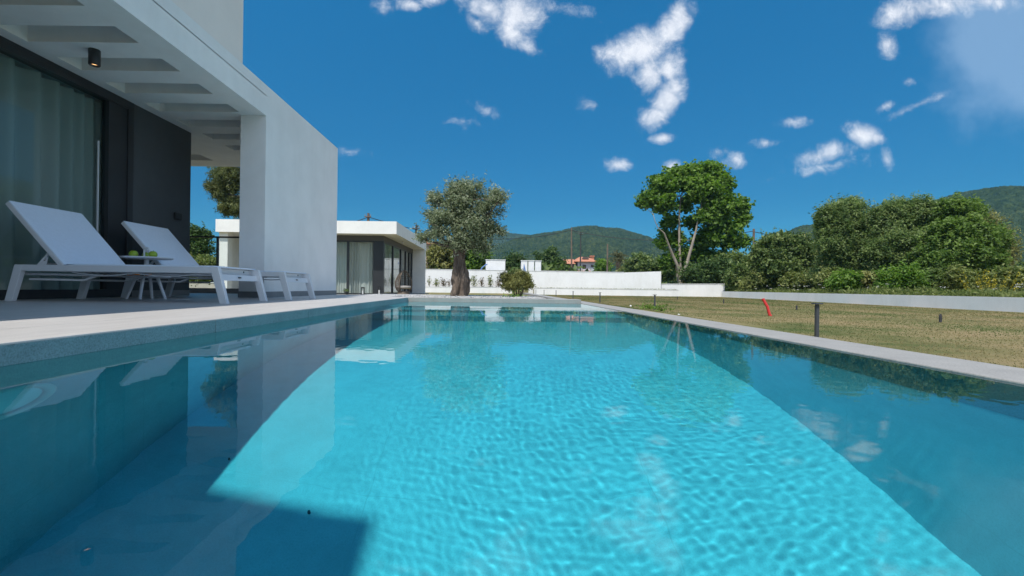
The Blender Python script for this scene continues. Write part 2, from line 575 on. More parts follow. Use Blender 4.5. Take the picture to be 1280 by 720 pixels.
def plant(name, label, cat, Y, lobes_px, leaf, n, size, mat, bark=None, base=None, stems=None, group=None,
          spread=None, clump=14, aspect=0.5, up=0.9, twigs=True, outw=0.35, szvar=0.35, shrink=0.95, split=4, deep=0.9):
    lob = px_lobes(Y, lobes_px, shrink, deep)
    if base is None:
        bx = sum(l[0] * l[6] for l in lob) / sum(l[6] for l in lob)
        by = Y
        base = Vector((bx, by, ground_z(bx, by)))
    t = thing(name, label, cat, base, group=group)
    sp_ = spread or size * 1.1
    P, T, O = lobe_points(split_lobes(lob, split, int(abs(lob[0][0]) * 77)) if split else lob, n * 0.88, sp_, clump)
    # loose outer sprays that fray the outline
    P2, T2, O2 = lobe_points(lob, n * 0.10, sp_ * 0.7, max(3, clump * 0.45), True)
    P, T, O = np.concatenate([P, P2]), np.concatenate([T, T2]), np.concatenate([O, O2])
    zmin = ground_z(base.x, base.y) + size * 0.2
    P[:, 2] = np.maximum(P[:, 2], zmin + RNG.uniform(0, size, len(P)))
    P -= np.array(base)[None]
    S = size * RNG.uniform(1 - szvar, 1 + szvar, len(P))
    leaves_mesh(leaf, P, S, mat, t, aspect=aspect, tint=T, up=up, out=O * outw)
    if bark:
        mb = MB()
        st = stems or [(base, 0.12)]
        tips = []
        for s in st:
            pts, r0, r1 = s
            mb.tube([Vector(p) - base for p in pts], [r0 + (r1 - r0) * i / (len(pts) - 1) for i in range(len(pts))], 9, jitter=0.06)
            tips.append((Vector(pts[-1]), r1))
            tips.append((Vector(pts[len(pts) // 2]), (r0 + r1) / 2))
        if twigs:
            for l in lob:
                c = Vector(l[:3])
                tp, r = min(tips, key=lambda q: (q[0] - c).length)
                pp = limb(mb, tp - base, c - base, r * 0.7, r * 0.25, 6)
                for _ in range(4):
                    e = c - base + Vector((random.uniform(-1, 1) * l[3], random.uniform(-1, 1) * l[4], random.uniform(-0.6, 0.9) * l[5])) * 0.7
                    limb(mb, pp[-2], e, r * 0.28, r * 0.07, 5, 4)
        mb.build('trunk', bark, t)
    return t


def smooth(a, b, x):
    t = max(0.0, min(1.0, (x - a) / (b - a)))
    return t * t * (3 - 2 * t)


def ground_z(x, y):
    bed = BED + (-0.30 - BED) * smooth(17, 42, y)
    if x < -3.5:
        bed = -0.16 + (-0.30 + 0.16) * smooth(20, 40, y)
    k = smooth(1.9, 5.0, x)
    if y < 8:
        k = smooth(1.75, 2.3, x)
    z = bed * (1 - k) + LAWN * k
    z += 0.25 * smooth(24, 40, x)
    return z


# ------------------------------------------------------------------ setting: ground
def make_ground():
    xs = sorted(set([-1600, -800, -400, -200, -100, -60, -40, -25, -18, -13, -10, -8, -6, -5, -4, -3, -2.2, -1.6, 0, 1.55, 1.66, 1.75, 2.0, 2.3, 2.7, 3.2, 4, 5, 6, 8, 10, 13, 16, 20, 24, 28, 34, 40, 55, 80, 120, 200, 400, 800, 1600]))
    ys = sorted(set([-400, -100, -40, -15, -8, -4, -2.0, 0, 2, 4, 6, 8.0, 9, 10, 12, 14, 16, 18, 20, 22, 25, 28, 32, 36, 40, 45, 50, 60, 80, 110, 160, 250, 400, 800, 1600, 3000]))
    mb = MB()
    idx = {}
    vs, fs = [], []
    for j, y in enumerate(ys):
        for i, x in enumerate(xs):
            idx[i, j] = len(vs)
            vs.append((x, y, ground_z(x, y)))
    for j in range(len(ys) - 1):
        for i in range(len(xs) - 1):
            cx, cy = (xs[i] + xs[i + 1]) / 2, (ys[j] + ys[j + 1]) / 2
            if -1.6 < cx < 1.55 and -2.0 < cy < 8.0:
                continue
            fs.append((idx[i, j], idx[i + 1, j], idx[i + 1, j + 1], idx[i, j + 1]))
    mb.add(vs, fs, True)
    return tag(mb.build('ground', M['ground']), 'dry mown lawn and open ground around the pool', None, None, 'structure')


make_ground()

# hills: a ridge profile seen at (px, py), terrain from the foot up to the ridge
def hill(name, label, prof, r_foot, r_ridge, cols, rows, bump, seed):
    pxs = [p[0] for p in prof]
    mb = MB()
    vs, fs = [], []
    for i in range(cols + 1):
        px = pxs[0] + (pxs[-1] - pxs[0]) * i / cols
        py = np.interp(px, pxs, [p[1] for p in prof])
        top = at(px, py, r_ridge)
        dirx = top.x / r_ridge
        for j in range(rows + 1):
            t = j / rows * 1.25
            Y = r_foot + (r_ridge - r_foot) * t
            h = top.z * (math.sin(min(t, 1) * math.pi / 2) ** 1.25 if t <= 1 else 1 - (t - 1) * 1.5)
            x = dirx * Y
            q = Vector((x * 0.006 + seed, Y * 0.006, 0))
            h *= 1 + 0.16 * noise.noise(q * 1.3) * math.sin(min(t, 1) * math.pi)
            b = 1 - 2.4 * abs(noise.noise(Vector((x * 0.10, Y * 0.09, seed))))
            b2 = 1 - 2.4 * abs(noise.noise(Vector((x * 0.23, Y * 0.2, seed + 5))))
            z = h + (b * 1.0 + b2 * 0.8) * bump * smooth(0, 0.15, t) - 2 * (t < 0.01)
            vs.append((x, Y, z))
    R = rows + 1
    for i in range(cols):
        for j in range(rows):
            fs.append((i * R + j, (i + 1) * R + j, (i + 1) * R + j + 1, i * R + j + 1))
    mb.add(vs, fs, False)
    return tag(mb.build(name, M['hill']), label, None, None, 'structure')


hill('far_hill', 'distant wooded ridge behind the olive tree', [(430, 352), (480, 330), (520, 312), (560, 303), (600, 298), (632, 294.5), (655, 298), (700, 303), (760, 318), (840, 345)], 900, 1500, 300, 160, 5.0, 3.1)
hill('middle_hill', 'rounded wooded hill behind the orange roofed house', [(500, 352), (560, 338), (610, 316), (650, 303), (676, 300), (700, 297.5), (722, 291.5), (742, 289.5), (758, 291), (775, 290.5), (800, 298), (835, 311), (870, 322), (905, 331), (950, 343), (1010, 354)], 420, 900, 560, 240, 3.6, 9.2)
hill('right_hill', 'scrub covered hillside rising behind the right hand trees', [(880, 352), (930, 330), (965, 305), (1000, 292), (1040, 288), (1090, 277), (1150, 262), (1200, 249), (1250, 243), (1300, 240), (1400, 228), (1560, 235), (1750, 290), (1900, 340)], 260, 620, 600, 220, 2.3, 4.4)

# ------------------------------------------------------------------ pool
XL, XR, YN, YF, DEPTH = -1.47, 1.49, -1.5, 7.75, 1.50
mb = MB()
e = 0.004
zt = -0.012
mb.add([(XL - e, YN, -DEPTH), (XR + e, YN, -DEPTH), (XR + e, YF + e, -DEPTH), (XL - e, YF + e, -DEPTH)], [(0, 1, 2, 3)])
mb.add([(XL - e, YN, -DEPTH), (XL - e, YF + e, -DEPTH), (XL - e, YF + e, zt), (XL - e, YN, zt)], [(0, 1, 2, 3)])
mb.add([(XR + e, YN, -DEPTH), (XR + e, YF + e, -DEPTH), (XR + e, YF + e, zt), (XR + e, YN, zt)], [(0, 1, 2, 3)])
mb.add([(XL - e, YF + e, -DEPTH), (XR + e, YF + e, -DEPTH), (XR + e, YF + e, zt), (XL - e, YF + e, zt)], [(0, 1, 2, 3)])
mb.add([(XL - e, YN, -DEPTH), (XR + e, YN, -DEPTH), (XR + e, YN, zt), (XL - e, YN, zt)], [(0, 1, 2, 3)])
basin = tag(mb.build('pool_basin', M['pool_tile']), 'tiled swimming pool basin under the water', None, None, 'structure')

mb = MB()
prof = [(5.09, -DEPTH + 0.002), (5.09, -0.96), (5.62, -0.96), (5.62, -0.55), (6.12, -0.55), (6.12, -0.17), (YF, -0.17), (YF, -DEPTH + 0.002)]
mb.prism(prof, 'x', XL, XR)
steps = tag(mb.build('pool_steps', M['pool_tile'], bevel=0.008), 'full width underwater steps at the far pool end', None, None, 'structure')

# water sheet: real ripples, finer mesh near the eye
nx = 480
gx = np.linspace(XL, XR, nx + 1)
gy = [YN]
while gy[-1] < YF:
    gy.append(gy[-1] + 0.006 + 0.0035 * max(0, gy[-1] - 1.8))
gy = np.array(gy); gy = YN + (gy - YN) * (YF - YN) / (gy[-1] - YN)
ny = len(gy) - 1
WX, WY = np.meshgrid(gx, gy)
Z = np.zeros_like(WX)
wr = np.random.default_rng(5)
warpx = 0.05 * np.sin(1.9 * WX + 1.3 * WY) + 0.03 * np.sin(3.7 * WY - 2.1 * WX + 1)
warpy = 0.05 * np.sin(2.3 * WX - 1.1 * WY + 2) + 0.03 * np.sin(4.1 * WX + 1.7 * WY)
cell = np.maximum(0.006, 0.006 + 0.0035 * np.maximum(0, WY - 1.8))
for k in range(90):
    lam = 0.025 * (3.0 ** wr.uniform(0, 1))
    ang = wr.normal(1.2, 0.8)
    kx, ky = math.cos(ang) * 2 * math.pi / lam, math.sin(ang) * 2 * math.pi / lam
    fade = np.clip((lam / 5.0) / cell, 0, 1) ** 2
    ph = wr.uniform(0, 6.28)
    patch = 0.55 + 0.45 * np.sin(WX * wr.uniform(-3, 3) + WY * wr.uniform(-2.5, 2.5) + ph * 2)
    Z += 0.0000110 * (lam / 0.05) ** 1.6 * wr.uniform(0.4, 1) * fade * patch * np.sin(kx * (WX + warpx) + ky * (WY + warpy) + ph)
for k in range(14):
    lam = wr.uniform(0.3, 0.9)
    ang = wr.uniform(0, math.pi)
    kx, ky = math.cos(ang) * 2 * math.pi / lam, math.sin(ang) * 2 * math.pi / lam
    Z += 0.000030 * (lam / 0.5) * np.sin(kx * WX + ky * WY + wr.uniform(0, 6.28))
calm = 0.16 + 0.84 * np.clip((WX + 0.95 + 0.05 * WY) / 0.8, 0, 1)
calm *= 1 - 0.55 * np.clip((WX - 0.9) / 0.5, 0, 1)
Z *= calm
V = np.stack([WX, WY, Z], -1).reshape(-1, 3).astype(np.float32)
ii = np.arange((nx + 1) * (ny + 1)).reshape(ny + 1, nx + 1)
Q = np.stack([ii[:-1, :-1], ii[:-1, 1:], ii[1:, 1:], ii[1:, :-1]], -1).reshape(-1, 4).astype(np.int32)
me = bpy.data.meshes.new('water')
me.vertices.add(len(V)); me.vertices.foreach_set('co', V.ravel())
me.loops.add(Q.size); me.loops.foreach_set('vertex_index', Q.ravel())
me.polygons.add(len(Q)); me.polygons.foreach_set('loop_start', np.arange(0, Q.size, 4, dtype=np.int32))
me.update(calc_edges=True)
me.polygons.foreach_set('use_smooth', [True] * len(me.polygons))
me.materials.append(M['water'])
water = bpy.data.objects.new('water', me)
COL.objects.link(water)
tag(water, 'clear turquoise water filling the swimming pool', None, None, 'structure')
water.cycles.is_caustics_caster = True

mb = MB()
mb.box(XR, 1.78, YN - 0.5, 24.0, -0.5, 0.006)
tag(mb.build('pool_coping', M['coping'], bevel=0.004), 'grey stone overflow coping along the lawn side', None, None, 'structure')
mb = MB()
mb.box(XL, 1.48, YF, 8.12, -0.5, DECK)
tag(mb.build('pool_end_ledge', M['coping'], bevel=0.004), 'raised grey stone ledge closing the far pool end', None, None, 'structure')

# terrace
mb = MB()
mb.box(-14, XL - 0.42, -7, 9.35, -0.6, DECK)
tag(mb.build('terrace', M['deck']), 'pale stone terrace under the pergola', None, None, 'structure')
mb = MB()
mb.box(XL - 0.42, XL, -7, 8.3, -0.45, DECK)
tag(mb.build('terrace_edge', M['deck'], bevel=0.003), 'sunlit pale stone strip along the left pool edge', None, None, 'structure')
mb = MB()
for k in range(9):
    y0 = -2.4 + 1.2 * k
    mb.box(XL, XL + 0.003, y0, min(y0 + 1.196, 7.748), -0.02, DECK - 0.006)
tag(mb.build('pool_edge_facing', M['pool_edge']), 'speckled grey stone facing of the left pool edge', None, None, 'structure')

mb = MB()
n = 60
vs, fs = [], []
bx0, bx1, by0, by1 = -4.4, 1.47, 8.13, 17.0
for j in range(31):
    for i in range(21):
        x = bx0 + (bx1 - bx0) * i / 20; y = by0 + (by1 - by0) * j / 30
        vs.append((x, y, BED + 0.02 + 0.012 * noise.noise(Vector((x * 3, y * 3, 0)))))
for j in range(30):
    for i in range(20):
        fs.append((j * 21 + i, j * 21 + i + 1, j * 21 + i + 22, j * 21 + i + 21))
mb.add(vs, fs, True)
tag(mb.build('gravel_bed', M['gravel']), 'pale gravel bed round the olive tree', None, None, 'structure')
# loose stones on the bed
mb = MB()
for k in range(900):
    y = 8.2 + 6.5 * random.random() ** 1.6
    x = random.uniform(-4.2, 1.4)
    s = random.uniform(0.015, 0.04)
    vs = [(x + s * random.uniform(.7, 1.2) * a, y + s * random.uniform(.7, 1.2) * b, BED + 0.03 + s * .6 * c) for a, b, c in ((1, 0, 0), (-1, 0, 0), (0, 1, 0), (0, -1, 0), (0, 0, 1), (0, 0, -1))]
    mb.add(vs, [(0, 2, 4), (2, 1, 4), (1, 3, 4), (3, 0, 4), (2, 0, 5), (1, 2, 5), (3, 1, 5), (0, 3, 5)])
tag(mb.build('gravel_stones', M['gravel']), 'loose pale stones scattered over the gravel bed', None, None, 'stuff')

# pool fittings
t = thing('pool_light', 'round white underwater lamp on the left pool wall', 'pool light', (XL, 1.36, -0.54))
R90 = Matrix.Rotation(math.radians(90), 4, 'Y')
def lathe_x(prof, name, mat, parent):
    mb = MB(); mb.lathe(prof, n=40)
    mb.v = [tuple(R90 @ Vector(p)) for p in mb.v]
    return mb.build(name, mat, parent)
lathe_x([(0.0, 0.012), (0.105, 0.012), (0.118, 0.008)], 'lens', plain('pool_lamp_lens', (0.75, 0.85, 0.88), 0.2, var=0.05), t)
lathe_x([(0.118, 0.0), (0.12, 0.016), (0.15, 0.02), (0.162, 0.012), (0.164, 0.0)], 'rim', M['plastic_white'], t)
fit = [(at(287, 590, 1), 0, (-0.92, 1.98), M['bolt']), (None, 0, (-0.60, 1.78), M['bolt']), (None, 0, (0.0, 4.45), M['plastic_white'])]
for k, (lab, (x, y), mt, r) in enumerate([('small black floor inlet near the corner of the bright floor', (-1.14, 1.98), M['bolt'], 0.004),
                                    ('small black floor inlet beside the shadow edge', (-0.72, 1.80), M['bolt'], 0.005),
                                    ('small white round disc on the floor in the middle of the pool near the steps', (0.0, 4.45), M['plastic_white'], 0.05)]):  # last entry: a flat white disc, paler than the tiles around it
    mb = MB(); mb.lathe([(r, 0.0), (r, 0.006), (r * 0.8, 0.009), (0.001, 0.009)], n=16)
    o = tag(mb.build('floor_inlet', mt, None, (x, y, -DEPTH)), lab, 'pool inlet', 'inlets in the pool floor')

# ------------------------------------------------------------------ main house
SOF, FTOP = 2.654, 3.085
HX = -3.27
house = thing('house', 'white modern villa with pergola roof beside the pool', 'house', (-6.5, 4, DECK))
def hpart(name, mb, mat, parent=None, bevel=0.0):
    p = parent or house
    off = Vector(house.location)
    if p is not house:
        off = Vector((0, 0, 0))
        q = p
        while q is not None:
            off += Vector(q.location); q = q.parent
    mb.v = [(a - off.x, b - off.y, c - off.z) for a, b, c in mb.v]
    return mb.build(name, mat, p, bevel=bevel)

mb = MB()
SX0, SX1 = -4.70, -3.585
PT = 2.93
mb.box(-12, HX, -6, 6.46, PT, FTOP)                         # roof plate
mb.box(-12, HX - 0.36, 6.46, 9.30, PT, FTOP)
mb.box(SX1, HX, -6, 6.46, SOF, PT + 0.01)                   # outer beam
mb.box(SX1 - 0.0, HX - 0.362, 6.46, 9.30, SOF, PT + 0.01)
# left field with one more row of coffers far left
ends = [4.55 + 0.6 * k for k in range(-9, 7)]
edges = [(y - 0.29, y) for y in ends]
prev = -6.0
for (a, b) in edges:
    mb.box(SX0, SX1, prev, a, SOF, PT + 0.01)
    prev = b
mb.box(SX0, SX1, prev, 9.30, SOF, PT + 0.01)
mb.box(-5.5, SX0, -6, 9.30, SOF, PT + 0.01)
mb.box(-12, -5.5, -6, 8.45, SOF, PT + 0.01)
mb.box(-12, -6.4, 8.45, 8.85, SOF, PT + 0.01)
mb.box(-12, -5.5, 8.85, 9.30, SOF, PT + 0.01)
hpart('pergola_roof', mb, M['white'])
mb = MB(); mb.box(HX - 0.36, HX, 6.46, 9.40, DECK, FTOP)
fin = hpart('fin_wall', mb, M['white'])
mb = MB()
mb.box(HX - 0.366, HX + 0.006, 6.454, 6.46, DECK, DECK + 0.085)
mb.box(HX, HX + 0.006, 6.46, 9.406, DECK, DECK + 0.085)
hpart('skirting', mb, M['skirting'], fin)
mb = MB(); mb.box(-12, HX - 0.008, -6, 5.86, FTOP, 4.38)
hpart('upper_storey', mb, M['block'])
mb = MB(); mb.box(-12, -2.26, -7, -1.77, 4.38, 6.75)
hpart('roof_storey', mb, M['block'])
GX = -4.88
mb = MB(); mb.box(-6.2, GX + 0.02, 6.10, 7.25, DECK, SOF)
dw = hpart('dark_wall', mb, M['dark_wall'])
mb = MB(); mb.box(GX + 0.02, GX + 0.026, 6.09, 7.25, DECK, DECK + 0.085)
hpart('skirting', mb, M['skirting'], dw)
p = Vector((GX + 0.02, 6.95, 1.28))
mb = MB(); mb.box(p.x, p.x + 0.03, p.y - 0.075, p.y + 0.075, p.z - 0.05, p.z + 0.05)
so = hpart('wall_socket', mb, M['bolt'], dw, bevel=0.006)
mb = MB(); mb.box(-12, -11.8, -6, 6.1, DECK, SOF); mb.box(-11.8, -6.2, 6.1, 6.3, DECK, SOF); mb.box(-11.8, GX - 0.05, -6.2, -6, DECK, SOF)
hpart('inner_wall', mb, M['room'])

# large sliding glazing in the plane X = GX, from y -6 to 6.1
gd = bpy.data.objects.new('sliding_glass_door', None); COL.objects.link(gd); gd.parent = house; gd.location = (0, 0, 0)
mb = MB()
mb.box(GX - 0.10, GX + 0.03, -6, 6.09, SOF - 0.11, SOF - 0.002)          # head
mb.box(GX - 0.06, GX + 0.034, -6, 6.09, SOF - 0.055, SOF - 0.048)
mb.box(GX - 0.10, GX + 0.03, -6, 6.09, DECK + 0.001, DECK + 0.10)         # sill
mb.box(GX - 0.10, GX + 0.03, 6.00, 6.09, DECK + 0.10, SOF - 0.11)         # jamb
mb.box(GX - 0.075, GX + 0.012, 5.72, 6.00, DECK + 0.10, SOF - 0.11)       # stile of the parked leaf
mb.box(GX - 0.09, GX - 0.005, 2.2, 2.3, DECK + 0.10, SOF - 0.11)
mb.box(GX - 0.09, GX - 0.005, -1.6, -1.5, DECK + 0.10, SOF - 0.11)
hpart('frame', mb, M['dark_metal'], gd)
mb = MB(); mb.box(GX - 0.04, GX - 0.034, -6, 5.72, DECK + 0.10, SOF - 0.11)
hpart('pane', mb, M['glass'], gd)
mb = MB(); mb.box(GX - 0.028, GX - 0.012, 5.60, 5.612, 0.75, 2.0); 
hpart('handle', mb, M['alu'], gd)


def curtain(name, label, p0, p1, z0, z1, folds, amp, mat, seed=1, dens=10):
    rr = random.Random(seed)
    p0, p1 = Vector((*p0, 0)), Vector((*p1, 0))
    L = (p1 - p0).length
    d = (p1 - p0).normalized()
    nrm = Vector((-d.y, d.x, 0))
    n = folds * dens
    ph = 0
    vs, fs = [], []
    cols = []
    for i in range(n + 1):
        t = i / n
        ph += 2 * math.pi / dens * (1 + 0.5 * math.sin(t * 23 + seed))
        o = amp * math.sin(ph) * (0.7 + 0.5 * math.sin(t * 17 + 2 * seed))
        cols.append((p0 + d * L * t, o))
    rows = 4
    for i, (c, o) in enumerate(cols):
        for j in range(rows + 1):
            k = j / rows
            q = c + nrm * o * (1.15 - 0.4 * k)
            vs.append((q.x, q.y, z0 + (z1 - z0) * k))
    R = rows + 1
    for i in range(n):
        for j in range(rows):
            fs.append((i * R + j, (i + 1) * R + j, (i + 1) * R + j + 1, i * R + j + 1))
    mb = MB(); mb.add(vs, fs, True)
    return tag(mb.build(name, mat), label, 'curtain')


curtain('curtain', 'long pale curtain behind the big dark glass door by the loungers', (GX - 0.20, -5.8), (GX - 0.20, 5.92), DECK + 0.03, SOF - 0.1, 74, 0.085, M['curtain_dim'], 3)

# ceiling spotlight
c = at(109.5, 57, 4.70)
t = thing('ceiling_spotlight', 'small dark cylinder spotlight under the white pergola roof', 'lamp', (-4.16, 4.70, SOF))
mb = MB(); mb.lathe([(0.001, 0), (0.05, 0), (0.05, -0.155), (0.046, -0.16), (0.036, -0.16), (0.034, -0.14)], n=24)
mb.build('housing', M['dark_metal'], t)
mb = MB(); mb.lathe([(0.001, -0.141), (0.034, -0.141)], n=20)
mb.build('lens', M['lamp'], t)

# glass balustrade at the far end of the terrace
t = thing('glass_balustrade', 'glass railing with dark top rail between dark wall and white fin', 'railing', (-5, 9.2, DECK))
mb = MB(); mb.box(-4.0, 1.36, -0.06, 0.10, 0, 0.10); mb.build('curb', M['skirting'], t)
mb = MB(); mb.box(-4.0, 1.36, -0.006, 0.006, 0.10, 1.12); mb.build('pane', M['glass_clear'], t)
mb = MB(); mb.box(-4.0, 1.36, -0.025, 0.025, 1.12, 1.15); mb.build('top_rail', M['dark_metal'], t)
for x in (-3.2, -1.9, -0.62, 0.5):
    mb = MB(); mb.box(x - 0.02, x + 0.02, 0.012, 0.05, 0.1, 1.12); mb.build('post', M['skirting'], t)

# ------------------------------------------------------------------ sun loungers
def make_lounger():
    L, W, H = 2.02, 0.77, 0.345
    t = thing('sun_lounger', 'x', 'sun lounger', (0, 0, 0), group='white sun loungers on the terrace')
    # local: x from head (0) to foot (L), y 0 near .. W far
    def leg_poly(top, bot, w):
        return [(top - w / 2, H), (top + w / 2, H), (bot + w / 2, 0), (bot - w / 2, 0)]
    for y in (0, W - 0.04):
        mb = MB(); mb.box(0.09, L - 0.09, y, y + 0.04, H - 0.06, H)
        mb.build('side_rail', M['alu'], t, bevel=0.004)
        for top, bot in ((0.095, 0.0), (L - 0.095, L)):
            mb = MB()
            s = 1 if bot > top else -1
            poly = [(top - 0.04, H), (top + 0.04, H), (bot + 0.035, 0), (bot - 0.035, 0)]
            mb.prism(poly, 'y', y - 0.003, y + 0.043)
            mb.build('leg', M['alu'], t, bevel=0.004)
    mb = MB()
    xf = L - 0.07
    mb.prism([(xf - 0.02, H - 0.125), (xf + 0.012, H - 0.125), (xf - 0.008, H - 0.065), (xf - 0.04, H - 0.065)], 'y', 0.043, W - 0.043)
    fb = mb.build('foot_bar', M['alu'], t)
    mb = MB(); mb.prism([(xf + 0.009, H - 0.098), (xf + 0.0125, H - 0.098), (xf + 0.0085, H - 0.086), (xf + 0.005, H - 0.086)], 'y', W / 2 - 0.03, W / 2 + 0.02)
    mb.build('badge', M['bolt'], fb)
    mb = MB(); mb.box(0.10, 0.15, 0.04, W - 0.04, H - 0.055, H - 0.01)
    mb.build('cross_bar', M['alu'], t)
    mb = MB(); mb.box(L - 0.20, L - 0.15, 0.04, W - 0.04, H - 0.062, H - 0.008)
    eb = mb.build('cross_bar', M['alu'], t)
    for y in (0.10, W - 0.16):
        mb = MB(); mb.lathe([(0.001, 0.004), (0.009, 0.004), (0.010, 0.0)], n=10)
        mb.v = [tuple(R90 @ Vector(p)) for p in mb.v]
        mb.v = [(a + L - 0.15, b + y, c + H - 0.03) for a, b, c in mb.v]
        mb.build('bolt', M['bolt'], eb)
    # seat sling (slight sag)
    hx = 0.50
    vs, fs = [], []
    nxs, nys = 14, 8
    for i in range(nxs + 1):
        for j in range(nys + 1):
            u, v = i / nxs, j / nys
            x = hx + 0.03 + (L - 0.10 - hx - 0.03) * u
            z = H + 0.012 - 0.02 * math.sin(math.pi * v) * math.sin(math.pi * u)
            vs.append((x, 0.012 + (W - 0.024) * v, z))
    o = len(vs)
    vs += [(a, b, c - 0.014) for a, b, c in vs]
    R = nys + 1
    for i in range(nxs):
        for j in range(nys):
            q = (i * R + j, (i + 1) * R + j, (i + 1) * R + j + 1, i * R + j + 1)
            fs.append(q); fs.append(tuple(k + o for k in reversed(q)))
    rim = [i * R for i in range(nxs + 1)] + [nxs * R + j for j in range(1, R)] + [i * R + nys for i in range(nxs - 1, -1, -1)] + [j for j in range(nys - 1, 0, -1)]
    for a, b in zip(rim, rim[1:] + rim[:1]):
        fs.append((a, b, b + o, a + o))
    mb = MB(); mb.add(vs, fs, True)
    mb.build('seat', M['sling'], t)
    # backrest
    ang = math.radians(48.5)
    bl = 0.79
    dx, dz = -math.cos(ang), math.sin(ang)
    nx_, nz_ = math.sin(ang), math.cos(ang)
    def bp(s, d):
        return (hx + dx * s + nx_ * d, H - 0.005 + dz * s + nz_ * d)
    mb = MB()
    for y0, y1 in ((0.004, 0.034), (W - 0.034, W - 0.004)):
        mb.prism([bp(0, -0.03), bp(bl, -0.03), bp(bl, 0.008), bp(0, 0.008)], 'y', y0, y1)
    mb.prism([bp(bl - 0.03, -0.028), bp(bl - 0.001, -0.028), bp(bl - 0.001, 0.006), bp(bl - 0.03, 0.006)], 'y', 0.034, W - 0.034)
    br = mb.build('backrest', M['alu'], t, bevel=0.003)
    mb = MB()
    mb.prism([bp(0.0, 0.009), bp(bl + 0.004, 0.009), bp(bl + 0.004, 0.018), bp(0.0, 0.018)], 'y', 0.008, W - 0.008)
    mb.build('back_sling', M['sling'], br, bevel=0.003)
    # prop and lower stretcher rods
    mb = MB()
    for y in (0.06, W - 0.06):
        a = bp(0.21, -0.03)
        mb.tube([(a[0], y, a[1]), (0.20, y, H - 0.03)], 0.014, 8)
    mb.tube([(0.26, 0.06, H + 0.015), (0.26, W - 0.06, H + 0.015)], 0.010, 8)
    for y in (0.055, W - 0.055):
        mb.prism([(0.24, H - 0.01), (0.30, H - 0.01), (0.315, H + 0.07), (0.30, H + 0.075), (0.295, H + 0.04), (0.28, H + 0.035), (0.275, H + 0.055), (0.262, H + 0.05)], 'y', y - 0.004, y + 0.004)
    mb.build('prop', M['alu'], t)
    mb = MB()
    for y in (0.10, W - 0.10):
        mb.tube([(0.10, y, H - 0.135), (0.62, y, H - 0.140), (0.70, y, H - 0.11), (0.75, y, H - 0.09)], 0.011, 8)
        mb.tube([(0.10, y, H - 0.085), (0.45, y, H - 0.088), (0.80, y, H - 0.092)], 0.010, 8)
    mb.tube([(0.10, 0.06, H - 0.085), (0.10, W - 0.06, H - 0.085)], 0.012, 8)
    mb.build('stretcher', M['alu'], t)
    # thin curved sling tension rods under the seat
    for y in (0.05, W - 0.05):
        for x0 in (0.55, 1.15):
            mb = MB(); mb.tube([(x0 + 0.6 * k / 8, y, H - 0.065 - 0.028 * math.sin(math.pi * k / 8)) for k in range(9)], 0.006, 6)
            mb.build('tension_rod', M['alu'], t)
    return t


l1 = make_lounger()
l1.location = (-4.56, 4.27, DECK)
l1['label'] = 'white sun lounger with raised back, nearest the camera in front of the curtain'
l2 = copy_tree(l1)
l2.location = (-4.54, 5.57, DECK)
l2['label'] = 'white sun lounger with raised back, behind the little fruit table beside the white fin'

# two-tier side table
t = thing('side_table', 'small white two tier round table with a carrying handle between the loungers', 'table', (-4.06, 5.31, DECK))
mb = MB(); mb.lathe([(0.001, 0.465), (0.245, 0.465), (0.262, 0.478), (0.262, 0.486), (0.25, 0.486), (0.24, 0.479), (0.001, 0.479)], n=40)
mb.build('tabletop', M['alu'], t)
mb = MB(); mb.lathe([(0.001, 0.245), (0.215, 0.245), (0.232, 0.256), (0.232, 0.266), (0.22, 0.266), (0.21, 0.26), (0.001, 0.26)], n=40)
mb.build('shelf', M['alu'], t)
mb = MB(); mb.tube([(0, 0, 0.26), (0, 0, 0.466)], 0.024, 14); mb.build('column', M['alu'], t)
for k in range(4):
    a = math.radians(20 + 90 * k)
    mb = MB(); mb.tube([(0.11 * math.cos(a), 0.11 * math.sin(a), 0.246), (0.19 * math.cos(a), 0.19 * math.sin(a), 0.0)], [0.02, 0.015], 12)
    mb.build('leg', M['alu'], t)
mb = MB()
mb.tube([(-0.03, 0, 0.479), (-0.03, 0, 0.57)] + [(-0.03 * math.cos(math.pi * k / 8), 0, 0.57 + 0.03 * math.sin(math.pi * k / 8)) for k in range(1, 8)] + [(0.03, 0, 0.57), (0.03, 0, 0.479)], 0.010, 10)
mb.build('handle', M['alu'], t)
tp = Vector(t.location)


def fruit(name, label, cat, loc, r, mat, group, dim):
    o = thing(name, label, cat, loc, group=group)
    prof = []
    for k in range(13):
        a = math.pi * k / 12
        rr = r * math.sin(a) * (1 + 0.08 * math.cos(a))
        z = r * 0.92 * (1 - math.cos(a)) - (dim * r * math.exp(-(math.sin(a) / 0.28) ** 2) if k > 6 else 0)
        prof.append((max(rr, 0.0005), z))
    mb = MB(); mb.lathe(prof, n=20); mb.build('flesh', mat, o)
    mb = MB(); mb.tube([(0, 0, r * 1.72 - dim * r * 0.9), (0.004, 0.002, r * 2.0 - dim * r * 0.3)], 0.0025, 6); mb.build('stem', M['stem'], o)
    return o


